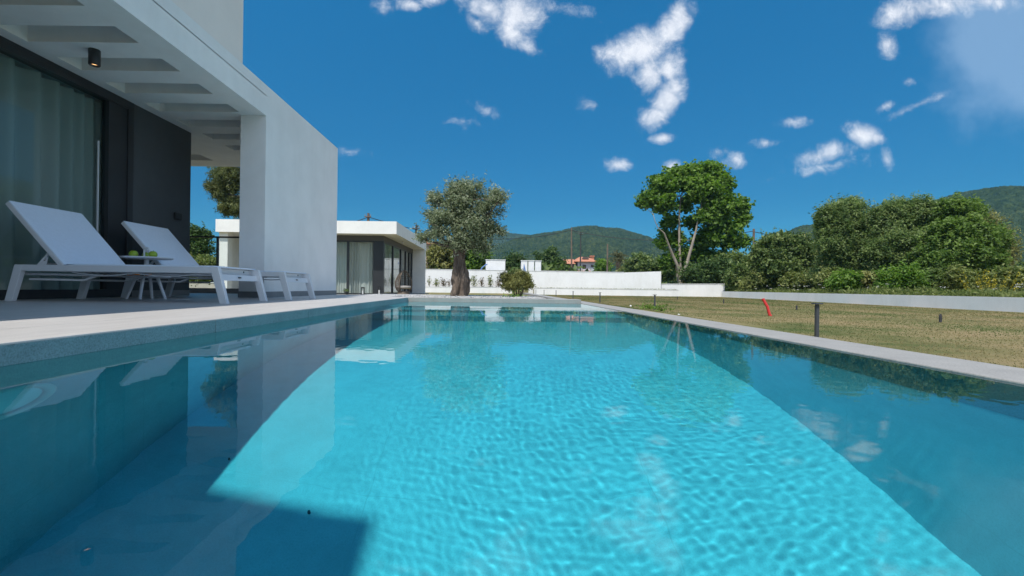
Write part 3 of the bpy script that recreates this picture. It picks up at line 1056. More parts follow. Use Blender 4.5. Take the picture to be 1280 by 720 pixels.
fruit('apple', 'green apple left of the table handle', 'apple', (tp.x - 0.115, tp.y - 0.05, DECK + 0.479), 0.046, M['apple'], 'green apples on the side table', 0.22)
fruit('apple', 'green apple right of the table handle', 'apple', (tp.x + 0.11, tp.y - 0.05, DECK + 0.479), 0.044, M['apple'], 'green apples on the side table', 0.22)
fruit('apple', 'green apple furthest left on the tabletop', 'apple', (tp.x - 0.055, tp.y + 0.06, DECK + 0.479), 0.040, M['apple'], 'green apples on the side table', 0.22)
for k, (dx, dy, lab) in enumerate([(-0.10, -0.11, 'leftmost orange on the lower shelf of the fruit table'), (0.0, -0.15, 'middle orange on the lower shelf of the fruit table'), (0.10, -0.11, 'rightmost orange on the lower shelf of the fruit table')]):
    fruit('orange', lab, 'orange', (tp.x + dx, tp.y + dy, DECK + 0.26), 0.036, M['orange'], 'oranges on the table shelf', 0.05)

# ------------------------------------------------------------------ annex
AY0, AY1 = 21.0, 30.2
AFL, ASF, ATP = -0.16, 2.67, 3.25
AXR, AXG = -4.55, -5.32
annex = thing('annex', 'low white flat roofed annex with dark framed corner glazing', 'building', (-8, 25, AFL))
def apart(name, mb, mat, parent=None, bevel=0.0):
    off = Vector(annex.location)
    mb.v = [(a - off.x, b - off.y, c - off.z) for a, b, c in mb.v]
    return mb.build(name, mat, parent or annex, bevel=bevel)
mb = MB(); mb.box(-12.9, AXR, AY0, AY1, ASF, ATP)
apart('roof', mb, M['white'])
mb = MB(); mb.box(-12.85, -12.45, AY0 + 0.2, AY0 + 0.6, AFL, ASF)
apart('pillar', mb, M['white'])
mb = MB(); mb.box(-12.86, -12.66, 21.7, AY1 - 0.31, AFL, ASF)
apart('side_wall', mb, M['white'])
mb = MB()
mb.box(-12.8, -8.2, AY1 - 0.3, AY1 - 0.02, AFL, ASF)
apart('wall', mb, M['white'])
mb = MB(); mb.box(AXG - 3.2, AXR + 0.02, 29.6, AY1 - 0.35, AFL, ASF)
apart('end_wall', mb, M['white'])
mb = MB(); mb.box(AXG - 3.0, AXG - 2.8, 22.2, 29.6, AFL, ASF)
apart('inner_wall', mb, M['room'])
mb = MB(); mb.box(-13, AXR + 0.2, AY0 - 0.2, AY1, AFL - 0.4, AFL)
apart('floor_slab', mb, M['coping'])
gy0 = 21.75
mb = MB()
hz = 2.42
mb.box(-8.6, AXG, gy0, gy0 + 0.14, hz, ASF - 0.002)            # head band, front
mb.box(AXG - 0.14, AXG, gy0 + 0.14, 29.55, hz, ASF - 0.002)     # head band, side
apart('header', mb, plain('dark_grey_band', (0.10, 0.10, 0.105), 0.7))
win = bpy.data.objects.new('window', None); COL.objects.link(win); win.parent = annex
mb = MB()
mb.box(-8.6, AXG, gy0 + 0.03, gy0 + 0.10, hz - 0.06, hz)
mb.box(-8.6, AXG, gy0 + 0.03, gy0 + 0.10, AFL, AFL + 0.07)
for x in (-8.4, -7.05 - 0.03, AXG - 0.50):
    w = 0.10 if x > -7.5 else 0.1
    mb.box(x, x + w, gy0 + 0.02, gy0 + 0.11, AFL + 0.07, hz - 0.06)
mb.box(AXG - 0.40, AXG, gy0 + 0.02, gy0 + 0.12, AFL + 0.07, hz - 0.06)
mb.box(AXG - 0.09, AXG - 0.02, gy0 + 0.12, 29.55, hz - 0.06, hz)
mb.box(AXG - 0.09, AXG - 0.02, gy0 + 0.12, 29.55, AFL, AFL + 0.07)
for y in (21.88, 23.9, 25.9, 27.3, 28.4, 29.3):
    mb.box(AXG - 0.10, AXG - 0.01, y, y + (0.14 if y < 29 else 0.25), AFL + 0.07, hz - 0.06)
apart('frame', mb, M['dark_metal'], win)
mb = MB(); mb.box(-8.5, AXG - 0.4, gy0 + 0.06, gy0 + 0.066, AFL + 0.07, hz - 0.06)
mb.box(AXG - 0.06, AXG - 0.054, gy0 + 0.2, 29.5, AFL + 0.07, hz - 0.06)
apart('pane', mb, M['glass_clear'], win)
curtain('curtain', 'white pleated curtain in the annex front window', (-8.5, gy0 + 0.3), (AXG - 0.42, gy0 + 0.3), AFL + 0.03, hz - 0.02, 17, 0.06, M['curtain'], 5)
curtain('curtain', 'white pleated curtain in the annex side window', (AXG - 0.35, 23.6), (AXG - 0.35, 26.6), AFL + 0.03, hz - 0.02, 13, 0.06, M['curtain'], 8)
mb = MB(); mb.lathe([(0.001, 0.0), (0.05, 0.0), (0.05, -0.1), (0.045, -0.11), (0.001, -0.11)], n=16)
tag(mb.build('ceiling_spotlight', M['plastic_white'], None, (-4.95, 24.4, ASF)), 'small white spotlight under the annex roof overhang', 'lamp')
# little planters and lanterns on the annex doorstep
for px, py, h, lab in ((433, 367.5, 0.16, 'small dark pot left on the annex doorstep'), (453.5, 368, 0.36, 'tall dark lantern on the annex doorstep'), (474, 367, 0.42, 'slim dark lantern by the annex corner')):
    p = at(px, py, 21.4)
    t = thing('lantern' if h > 0.2 else 'pot', lab, 'lantern' if h > 0.2 else 'pot', (p.x, 21.4, AFL))
    mb = MB()
    if h > 0.2:
        mb.box(-0.07, 0.07, -0.07, 0.07, 0, 0.03); mb.box(-0.07, 0.07, -0.07, 0.07, h - 0.06, h)
        for a in (-0.06, 0.06):
            for b in (-0.06, 0.06):
                mb.box(a - 0.01, a + 0.01, b - 0.01, b + 0.01, 0.03, h - 0.06)
        mb.build('frame', M['bolt'], t)
        mb = MB(); mb.tube([(0, 0, 0.03), (0, 0, h * 0.55)], 0.035, 12); mb.build('candle', M['plastic_white'], t)
    else:
        mb.lathe([(0.001, 0), (0.08, 0), (0.11, h), (0.095, h), (0.08, h - 0.03), (0.001, h - 0.03)], n=18)
        mb.build('body', M['dark_metal'], t)
        leaves_mesh('foliage', RNG.normal(size=(60, 3)) * np.array([[0.08, 0.08, 0.05]]) + np.array([[0, 0, h + 0.03]]), np.full(60, 0.09), M['leaf_dark'], t)

# rattan cocoon chair
cp = at(504.5, 368, 22.0)
t = thing('rattan_chair', 'woven rattan egg chair standing beside the annex glazing', 'chair', (cp.x, 22.0, AFL))
mb = MB()
H_, W_ = 1.12, 0.46
def egg(a, tt):   # shell of the egg, open to the front (+x, -y)
    z = 0.10 + H_ * tt
    r = W_ * (math.sin(math.pi * min(1, (tt * 0.92 + 0.08))) ** 0.6) * (1.05 - 0.35 * tt)
    return Vector((r * math.cos(a), r * math.sin(a), z))
A0, A1 = math.radians(-40 + 68), math.radians(-40 + 292)
for k in range(17):
    a = A0 + (A1 - A0) * k / 16
    mb.tube([egg(a, j / 12) for j in range(13)], 0.011, 5)
for j in range(1, 13):
    mb.tube([egg(A0 + (A1 - A0) * k / 20, j / 12.5) for k in range(21)], 0.010, 5)
mb.build('shell', M['rattan'], t)
mb = MB(); mb.tube([egg(A0, j / 14) for j in range(15)] + [egg(A1, 1 - j / 14) for j in range(15)], 0.022, 7)
mb.build('rim', M['rattan'], t)
mb = MB(); mb.lathe([(0.001, 0.30), (0.3, 0.30), (0.36, 0.36), (0.33, 0.44), (0.001, 0.46)], n=24)
mb.build('cushion', plain('grey_cushion', (0.3, 0.28, 0.26), 0.9), t)
mb = MB(); mb.lathe([(0.30, 0.0), (0.32, 0.02), (0.26, 0.13), (0.22, 0.2)], n=24)
mb.build('base', M['rattan'], t)

# small house beyond the annex roof edge: reddish tiles
t = thing('distant_house', 'tiny pink house with red tiles just behind the annex roof', 'house', at(535.5, 340, 70))
mb = MB(); mb.box(-1.9, 0.9, 0, 4, -1, 4.3); mb.build('wall', plain('pink_plaster', (0.55, 0.40, 0.36), 0.9), t)
mb = MB(); mb.prism([(-2.3, 4.3), (1.2, 4.3), (-0.5, 5.2)], 'y', -0.4, 4.4); mb.build('roof', M['rooftile'], t)

# ------------------------------------------------------------------ garden walls, panels, bollards
WY = 45.0
def wall_run(name, label, p0, p1, z0, z1a, z1b, th=0.25, mat=None, cap=True):
    """straight wall between two plan points, top height may differ at its ends"""
    a, b = Vector((p0[0], p0[1])), Vector((p1[0], p1[1]))
    d = (b - a).normalized(); n_ = Vector((-d.y, d.x)) * th
    t = thing(name, label, 'wall', (a.x, a.y, z0), group='white garden walls round the plot')
    mb = MB()
    q = [Vector((0, 0)), b - a, b - a + n_, n_.copy()]
    vs = [(v.x, v.y, -0.5) for v in q] + [(q[0].x, q[0].y, z1a - z0), (q[1].x, q[1].y, z1b - z0), (q[2].x, q[2].y, z1b - z0), (q[3].x, q[3].y, z1a - z0)]
    mb.add(vs, [(3, 2, 1, 0), (4, 5, 6, 7), (0, 1, 5, 4), (1, 2, 6, 5), (2, 3, 7, 6), (3, 0, 4, 7)])
    mb.build('wall', mat or M['white_wall'], t)
    if cap:
        q = [-n_ * 0.12, b - a - n_ * 0.12, b - a + n_ * 1.12, n_ * 1.12]
        hs = [z1a - z0, z1b - z0, z1b - z0, z1a - z0]
        vs = [(v.x, v.y, h + 0.003) for v, h in zip(q, hs)] + [(v.x, v.y, h + 0.045) for v, h in zip(q, hs)]
        mb = MB(); mb.add(vs, [(3, 2, 1, 0), (4, 5, 6, 7), (0, 1, 5, 4), (1, 2, 6, 5), (2, 3, 7, 6), (3, 0, 4, 7)])
        mb.build('wall_cap', M['white_wall'], t)
    return t

a = at(500, 336.2, WY + 1.5); b = at(634, 338.3, WY + 1.5)
wall_run('garden_wall', 'long white garden wall behind the olive tree and planter shrubs', (a.x, a.y), (b.x, b.y), -0.3, a.z, b.z)
a = at(500, 358.5, WY); b = at(640, 359.3, WY)
t = wall_run('planter_wall', 'low white planter wall in front of the small shrubs', (a.x, a.y), (b.x, b.y), -0.3, a.z, b.z, 0.2)
t['category'] = 'planter'; del t['group']
mb = MB(); mb.box(0, (b - a).length, 0.2, 1.45, -0.3, a.z + 0.3 - 0.06); mb.build('soil', plain('brown_soil', (0.12, 0.085, 0.055), 0.95, var=0.3, scale=4), t)
# stepped tall wall
a = at(661, 338.6, WY + 1.2); b = at(780, 340.6, WY + 1.2)
t = wall_run('garden_wall', 'tall white garden wall with a sagging top in front of the orange roofed house', (a.x, a.y), (b.x, b.y), -0.3, a.z, b.z)
c = at(826.5, 339.2, WY + 1.2)
mb = MB()
off = Vector(t.location)
p0, p1 = b - off, c - off
n_ = Vector((0, 0.25, 0))
vs = [(p0.x, p0.y, -0.5), (p1.x, p1.y, -0.5), (p1.x, p1.y + .25, -0.5), (p0.x, p0.y + .25, -0.5), (p0.x, p0.y, p0.z), (p1.x, p1.y, p1.z), (p1.x, p1.y + .25, p1.z), (p0.x, p0.y + .25, p0.z)]
mb.add(vs, [(3, 2, 1, 0), (4, 5, 6, 7), (0, 1, 5, 4), (1, 2, 6, 5), (2, 3, 7, 6), (3, 0, 4, 7)])
mb.build('raised_end', M['white_wall'], t)
a = at(668, 360.2, WY); b = at(848, 362.6, WY)
t = wall_run('planter_wall', 'low white kerb wall with grass on top behind the row of bollards', (a.x, a.y), (b.x, b.y), -0.3, a.z, b.z, 0.2)
t['category'] = 'planter'; del t['group']
L = (b - a).length
mb = MB(); mb.box(0, L, 0.21, 1.15, -0.3, a.z + 0.3 - 0.1); mb.build('soil', M['ground'], t)
n = 2600
g = np.stack([RNG.uniform(0, L, n), RNG.uniform(0.15, 0.5, n), a.z + 0.3 + RNG.uniform(-0.1, 0.06, n)], -1)
leaves_mesh('grass', g, RNG.uniform(0.1, 0.3, n), M['leaf_weed'], t, aspect=0.15, up=-0.2)
def base_pt(px, py):
    """ground point seen at a pixel on the lawn plane"""
    p = at(px, py, 1.0)
    Y = (CAM_Z - LAWN) / (CAM_Z - p.z)
    return at(px, py, Y)
a = at(826.5, 355.2, 46.6); b = at(906, 355.2, 46.6)
wall_run('garden_wall', 'middle height white wall under the tall multi stemmed tree', (a.x, a.y), (b.x, b.y), -0.39, a.z, b.z)
pa, pb = Vector((at(905, 364.4, 46.3).x, 46.3)), None
qb = at(1280, 372.3, 16.6)
d = Vector((qb.x - pa.x, 16.6 - 46.3)); d.normalize()
end = pa + d * 46
wall_run('garden_wall', 'long low white wall between the dry lawn and the green thicket', (end.x, end.y), (pa.x, pa.y), LAWN, at(1280, 372.3, 16.6).z - 0.01, at(905, 364.2, 46.3).z, 0.25, cap=False)

a = at(212, 353.0, 31); b = at(272, 353.8, 31)
wall_run('garden_wall', 'low pale wall seen through the glass balustrade', (a.x, a.y), (b.x, b.y), -0.2, a.z, b.z, 0.25, M['beige'])
# white panels on the far wall
def panel(px0, px1, py0, py1, Y, label, depth=0.5):
    a = at(px0, py0, Y); b = at(px1, py1, Y)
    t = thing('white_panel', label, 'panel', (a.x, Y, b.z), group='white upright panels above the far wall')
    mb = MB(); mb.box(0, b.x - a.x, 0, depth, -0.4, a.z - b.z)
    mb.build('body', M['white_wall'], t, bevel=0.015)
    mb = MB(); mb.box(-0.04, b.x - a.x + 0.04, -0.04, depth + 0.04, a.z - b.z, a.z - b.z + 0.06)
    mb.build('cap', M['white_wall'], t)
    return t
panel(607.3, 631.5, 325, 339, 47.6, 'wide white box like panel standing above the wall right of the olive trunk', 1.0)
panel(651.5, 659.2, 326, 340, 47.6, 'white panel with a blue streak, leftmost of the narrow three')
panel(660.6, 667.6, 326, 340, 47.6, 'plain narrow white panel in the middle of the three')
panel(669.0, 676.3, 326.4, 340, 47.6, 'plain narrow white panel, rightmost of the three')
a = at(654, 329, 47.5); b = at(657.5, 339, 47.5)
mb = MB(); mb.prism([(0, 0), (b.x - a.x, 0), (0.09, a.z - b.z)], 'y', -0.02, 0.0)
tag(mb.build('blue_pennant', M['blue'], None, (a.x, 47.58, b.z)), 'narrow blue triangular sheet against the leftmost narrow panel', 'sheet')
a = at(603.8, 333, 47.0)
mb = MB()
mb.tube([(0.35 * math.cos(math.pi * k / 10) * -1, 0, 0.75 * math.sin(math.pi * k / 20)) for k in range(11)], 0.06, 8)
tag(mb.build('blue_hose', M['blue'], None, (a.x + 0.1, 47.0, at(603, 339, 47).z)), 'curved blue hose leaning beside the wide white panel', 'hose')

# bollard lights
def make_bollard():
    t = thing('bollard_light', 'x', 'bollard light', (0, 0, 0), group='bollard lights along the lawn edge')
    mb = MB(); mb.box(-0.021, 0.021, -0.021, 0.021, 0, 0.47); mb.build('post', M['bollard'], t, bevel=0.004)
    mb = MB(); mb.box(-0.05, 0.05, -0.05, 0.05, 0.482, 0.50); mb.build('cap', M['bollard'], t, bevel=0.004)
    mb = MB(); mb.box(-0.017, 0.017, -0.017, 0.017, 0.47, 0.482); mb.build('lens', M['skirting'], t)
    return t
bl0 = make_bollard()
row = [(1021.5, 6.35, 'dark square bollard light nearest the camera at the coping of the lawn'),
       (818.5, 14.6, 'second nearest bollard light, among weeds at the end of the coping'),
       (750, 20.8, 'third bollard light along the lawn, right of the pool end ledge'),
       (716.3, 27.5, 'fourth bollard light, just right of the path end'),
       (695, 33.5, 'fifth bollard light in front of the low white kerb'),
       (680, 39, 'sixth bollard light in front of the low white kerb'),
       (669.8, 43.5, 'furthest bollard light, close to the round bush')]
for i, (px, Y, lab) in enumerate(row):
    o = bl0 if i == 0 else copy_tree(bl0)
    x = at(px, 370, Y).x
    o.location = (x, Y, ground_z(x, Y) - 0.01)
    o['label'] = lab

# red pipe and garden stakes
p0 = base_pt(963, 395.0); Yp = p0.y
mb = MB()
q = at(953.5, 373.5, Yp + 0.1)
m_ = (p0 + q) / 2 + Vector((0.02, 0, 0.02))
t = thing('drain_pipe', 'leaning red plastic pipe sticking out of the lawn', 'pipe', p0)
mb.tube([p0 - p0 - Vector((0, 0, 0.05)), m_ - p0, q - p0], 0.036, 14, cap=False)
mb.tube([q - p0, m_ - p0 ], 0.030, 14, cap=False)
mb.build('tube', M['red'], t)
d = (q - p0).normalized()
for k, f_ in enumerate((0.02, 0.97)):
    c = (q - p0) * f_
    mb = MB(); mb.tube([c - d * 0.02, c + d * 0.02], 0.041, 14, cap=False); mb.build('collar', M['red'], t)
for px, py, h, lab in ((1175.5, 403, 0.16, 'short dark stake standing in the lawn right of the big bollard'), (995.8, 387.5, 0.14, 'short dark stake in the lawn between red pipe and big bollard'),
                       (904.5, 379.5, 0.2, 'short dark stake in the lawn left of the red pipe'), (846.5, 374.5, 0.2, 'faint dark stake near the end of the middle wall')):
    p = base_pt(px, py)
    t = thing('garden_stake', lab, 'stake', p, group='short stakes in the lawn')
    mb = MB(); mb.prism([(-0.022, 0), (0.022, 0), (0.022, h), (0.0, h + 0.03), (-0.022, h - 0.01)], 'y', -0.015, 0.015)
    mb.build('post', M['pole_dark'], t)
    mb = MB(); mb.box(-0.028, 0.028, -0.02, 0.02, h * 0.55, h * 0.62); mb.build('band', M['bollard'], t)
for px, py, lab in ((788.3, 385.8, 'small white marker cup on the lawn edge beside the weeds'), (848.5, 394.8, 'tiny white cap lying at the coping edge')):
    p = base_pt(px, py)
    h = 0.11 if px < 800 else 0.04
    mb = MB(); mb.lathe([(0.001, 0), (0.02, 0), (0.016, h * 0.55), (0.03, h * 0.6), (0.03, h), (0.001, h + 0.01)], n=14)
    tag(mb.build('marker', M['plastic_white'], None, p), lab, 'marker')

# ------------------------------------------------------------------ far house, poles, wires
HY = 120.0
hb = at(727, 340, HY)
t = thing('roof_house', 'far house with orange tiled roof and brown shutters', 'house', (hb.x, HY, -0.3))
k = HY / F
z_e = at(727, 326.8, HY).z + 0.3; z_r = at(727, 319.8, HY).z + 0.3
zb = at(727, 338.5, HY).z + 0.3
xw0, xw1 = at(722, 330, HY).x - hb.x, at(745, 330, HY).x - hb.x
mb = MB(); mb.box(xw0, xw1, 0, 8, 0, z_e); wl = mb.build('wall', M['farwall'], t)
mb = MB()
x0, x1 = at(717.5, 328, HY).x - hb.x, at(747.5, 328, HY).x - hb.x
rx0, rx1 = at(728, 320, HY).x - hb.x, at(737, 320, HY).x - hb.x
mb.add([(x0, -0.8, z_e), (x1, -0.8, z_e), (x1, 9, z_e), (x0, 9, z_e), (rx0, 4, z_r), (rx1, 4, z_r), (x0, -0.8, z_e - 0.12), (x1, -0.8, z_e - 0.12), (x1, 9, z_e - 0.12), (x0, 9, z_e - 0.12)],
       [(0, 1, 5, 4), (1, 2, 5), (2, 3, 4, 5), (3, 0, 4), (6, 7, 1, 0), (7, 8, 2, 1), (8, 9, 3, 2), (9, 6, 0, 3), (9, 8, 7, 6)])
rf = mb.build('roof', M['rooftile'], t)
cx = at(744.5, 322, HY).x - hb.x
mb = MB(); mb.box(cx - 0.45, cx + 0.45, 4, 4.9, z_e, z_r + 0.1); mb.box(cx - 0.6, cx + 0.6, 3.85, 5.05, z_r + 0.1, z_r + 0.4)
mb.build('chimney', M['rooftile'], rf)
dxm = at(733, 324, HY).x - hb.x
mb = MB(); mb.prism([(dxm - 0.9, z_e + 0.75), (dxm + 0.9, z_e + 0.75), (dxm + 0.5, z_e + 1.3), (dxm - 0.5, z_e + 1.3)], 'y', 1.0, 2.2); mb.build('dormer', M['shutter'], rf)
for a, b in ((728.2, 732.6), (738.6, 742.2)):
    p, q = at(a, 331, HY), at(b, 336 if b < 735 else 334, HY)
    mb = MB(); mb.box(p.x - hb.x, q.x - hb.x, -0.06, 0.05, q.z + 0.3, p.z + 0.3); mb.build('window', M['shutter'], t)
mb = MB(); mb.box(xw0 - 0.5, xw1 - 1.5, -1.2, 0, zb - 0.5, zb); mb.build('balcony', M['rooftile'], t)
mb = MB()
ax0, ax1 = at(706, 326, HY).x - hb.x, at(719, 326, HY).x - hb.x
mb.prism([(-1, z_e - 0.7), (6, z_e - 0.7), (2.5, z_e + 0.7)], 'x', ax0, ax1)
mb.build('side_roof', M['rooftile'], t)
mb = MB(); mb.box(ax0 + 0.3, ax1 - 0.2, 0, 5, 0, z_e - 0.7); mb.build('side_wall', M['shutter'], t)


def pole(px, ytop, Y, label, mat, arm=True, r=0.13, base_y=None, lean=0.0):
    top = at(px, ytop, Y)
    t = thing('power_pole', label, 'power pole', (top.x - lean, Y, -0.4), group='power poles beyond the garden')
    H_ = top.z + 0.4
    mb = MB(); mb.tube([(0, 0, 0), (lean * 0.5, 0, H_ / 2), (lean, 0, H_)], [r * 1.3, r * 1.1, r * 0.8], 10); mb.build('pole', mat, t)
    if arm:
        mb = MB(); mb.box(-0.42 + lean, 0.42 + lean, -r - 0.1, -r, H_ - 0.55, H_ - 0.42); mb.build('crossarm', mat, t)
        for x in (-0.36, 0.36):
            mb = MB(); mb.tube([(x + lean, -r - 0.05, H_ - 0.4), (x + lean, -r - 0.05, H_ - 0.15)], [0.06, 0.04], 8); mb.build('insulator', M['skirting'], t)
    return top
P1 = pole(714.3, 284, 80, 'tall brown wooden power pole left of the orange roofed house', M['pole_wood'], arm=False, r=0.13, lean=-0.2)
P2 = pole(726, 290, 90, 'dark power pole with a lamp head in front of the orange roofed house', M['pole_dark'], r=0.13)
P3 = pole(759.5, 305, 95, 'short wooden power pole between the orange roofed house and the palm', M['pole_wood'], arm=False, r=0.17)
P4 = pole(942.3, 286, 62, 'brown power pole between the tall tree and the rounded bush tree', M['pole_wood'], arm=False, r=0.17)
P5 = pole(1266.5, 306, 62, 'pale power pole at the right end of the thicket', M['pole_wood'], arm=False, r=0.15)
P6 = pole(460.5, 266.5, 60, 'power pole top showing above the annex roof', M['pole_wood'], r=0.2)
P7 = pole(520.5, 281, 55, 'dark street lamp pole with a flat arm behind the annex', M['pole_dark'], r=0.16)


def wire(a, b, sag, label, r=0.05):
    r = max(r, 0.05)
    pts = [a.lerp(b, k / 24) - Vector((0, 0, sag * 4 * (k / 24) * (1 - k / 24))) for k in range(25)]
    mb = MB(); mb.tube(pts, r, 5)
    tag(mb.build('power_line', M['wire'], None), label, 'cable', 'power lines across the sky')
PL = at(238, 312, 62)
wire(PL, P6 + Vector((0, 0, -0.5)), 1.2, 'thin cable from the left edge to the pole above the annex')
wire(P6 + Vector((0, 0, -0.5)), P1 + Vector((0, 0, -0.5)), 2.2, 'thin cable running behind the olive tree to the tall brown pole', 0.035)
wire(P1 + Vector((0, 0, -0.4)), P2 + Vector((0, 0, -0.3)), 0.2, 'short cable between the two tall poles at the orange roofed house')
wire(P1 + Vector((0, 0, -0.5)), P4 + Vector((0, 0, -0.3)), 1.5, 'long cable from the tall brown pole to the pole behind the tall tree', 0.035)
wire(P4 + Vector((0, 0, -0.4)), P5 + Vector((0, 0, -0.4)), 1.4, 'cable from the pole at the rounded bush tree off to the right')

# ------------------------------------------------------------------ trees and plants
# the olive
OY = 15.0
ob = at(574.5, 370.3, OY); ob.z = BED + 0.0
kx = OY / F
olobes = [(560, 262, 24, 22, 0, 1.3), (590, 250, 26, 22, -0.2, 1.4), (577, 238, 18, 14, 0.2, .7), (612, 258, 20, 20, 0.1, 1.1), (545, 248, 10, 10, 0.1, .4), (556, 285, 24, 18, -0.3, 1.2), (588, 285, 26, 22, -0.2, 1.5),
          (610, 285, 15, 12, 0.3, .6), (578, 303, 20, 10, -0.35, .8), (602, 306, 13, 14, 0.0, .6), (545, 293, 11, 7, -0.1, .32), (530, 299, 9, 5, 0, .18), (625, 245, 8, 10, 0, .25), (620, 290, 12, 6, 0.2, .2), (597, 232, 5, 7, 0, .12), (562, 240, 6, 8, 0, .14)]
t = plant('olive_tree', 'old olive tree with thick gnarled trunk in the gravel bed', 'tree', OY, olobes, 'crown', 5600, 0.080, M['leaf_olive'], None, ob, spread=0.075, clump=7, aspect=0.36, up=0.8, outw=0.25, szvar=0.45, shrink=0.93, split=6, deep=0.65)
mb = MB()
# gnarled trunk: fluted rings
rings, nn = 40, 64
vs, fs = [], []
hgt = at(575, 308, OY).z - ob.z
for j in range(rings + 1):
    tt = j / rings
    base_r = 0.238 * (1 - 0.20 * tt) + 0.035 * math.exp(-tt * 7) + 0.05 * math.exp(-((tt - 0.35) / 0.13) ** 2) - 0.03 * math.exp(-((tt - 0.72) / 0.15) ** 2)
    cx_ = 0.025 * math.sin(tt * 6)
    for k in range(nn):
        a = 2 * math.pi * k / nn
        fl = 0.12 * math.sin(5 * a + 3.0 * tt) + 0.10 * math.sin(9 * a - 4 * tt + 1) + 0.30 * noise.noise(Vector((math.cos(a) * 3.6, math.sin(a) * 3.6, tt * 9))) + 0.22 * noise.noise(Vector((math.cos(a) * 1.6, math.sin(a) * 1.6, tt * 5)))
        r = base_r * (1 + fl)
        vs.append((cx_ + r * math.cos(a), r * math.sin(a) * 0.9, hgt * tt * 1.06 - 0.05))
for j in range(rings):
    for k in range(nn):
        fs.append((j * nn + k, j * nn + (k + 1) % nn, (j + 1) * nn + (k + 1) % nn, (j + 1) * nn + k))
mb.add(vs, fs, True)
top = Vector((0.02, 0, hgt * 0.98))
for (px, py, rx, ry, dyo, w) in olobes:
    c = at(px, py, OY + dyo) - ob
    limb(mb, top + Vector((random.uniform(-.12, .12), random.uniform(-.1, .1), random.uniform(-.15, 0))), c, 0.075, 0.02, 7, 6, 0.06)
    for _ in range(3):
        limb(mb, c, c + Vector((random.uniform(-1, 1) * rx, random.uniform(-1, 1) * rx, random.uniform(-0.2, 1) * ry)) * kx, 0.015, 0.005, 5, 3)
mb.build('trunk', M['bark_olive'], t)

# round bush
BY = 15.6
bb = at(648, 368.5, BY); bb.z = BED
stems = [([(bb.x + dx * 0.4, BY, BED), (bb.x + dx * 0.7, BY, BED + 0.15), (bb.x + dx, BY + dy, BED + 0.45)], 0.03, 0.02) for dx, dy in ((-0.22, 0), (-0.1, 0.1), (0.02, -0.08), (0.12, 0.05), (0.2, -0.02))]
plant('round_bush', 'rounded yellowish green bush on short stems beside the gravel bed', 'bush', BY, [(635, 350, 8, 8, 0, 1), (645, 345, 12, 7, 0, 1.4), (655, 350, 9, 8, 0.05, 1), (646, 354, 17, 7, -0.1, 1.7), (634, 357, 6, 4, 0, .4), (659, 357, 5, 4, 0, .35)],
      'foliage', 5200, 0.062, M['leaf_round'], M['bark'], bb, stems, spread=0.05, clump=12, aspect=0.3, up=0.4)

# planter shrubs
for k, (px, w, top, n_, lab) in enumerate([(536.8, 3, 345, 60, 'thin sparse shrub at the left end of the planter by the annex'), (545.5, 3.2, 348, 130, 'second planter shrub from the annex, bushy'), (554.2, 4, 347, 160, 'third planter shrub from the annex, wide and reddish'),
                                   (561.5, 2.5, 349, 60, 'sparse planter shrub just left of the olive trunk'), (592.2, 4.2, 344.5, 180, 'planter shrub just right of the olive trunk, tall and full'), (601.8, 2.8, 346.5, 120, 'second planter shrub right of the olive trunk'),
                                   (612.6, 3.2, 344, 170, 'tall planter shrub under the wide white panel'), (623.2, 3.4, 348.5, 140, 'low reddish planter shrub beside the round bush'), (630, 2.5, 340, 60, 'tall sparse planter shrub half hidden by the round bush')]):
    Yp = WY + 0.8
    b_ = at(px, 359, Yp)
    base = Vector((b_.x, Yp, at(px, 359, Yp).z - 0.05))
    tq = thing('planter_shrub', lab, 'shrub', base, group='small shrubs in the white planter')
    hgt_ = at(px, top, Yp).z - base.z
    kk = Yp / F
    P = RNG.normal(size=(n_, 3)) * np.array([[w * kk * 0.55, 0.18, hgt_ * 0.24]]) + np.array([[0, 0, hgt_ * 0.52]])
    P[:, 2] = np.clip(P[:, 2], 0.1, hgt_)
    leaves_mesh('foliage', P, RNG.uniform(0.10, 0.2, n_), M['leaf_red'] if k in (2, 3, 5, 7) else M['leaf_weed'], tq, aspect=0.5)
    mb = MB()
    for s in range(4):
        mb.tube([(0, 0, 0), (random.uniform(-.1, .1), 0, hgt_ * .5), (random.uniform(-.2, .2), 0, hgt_ * .95)], [0.02, 0.014, 0.006], 5)
    mb.build('stem', M['bark'], tq)

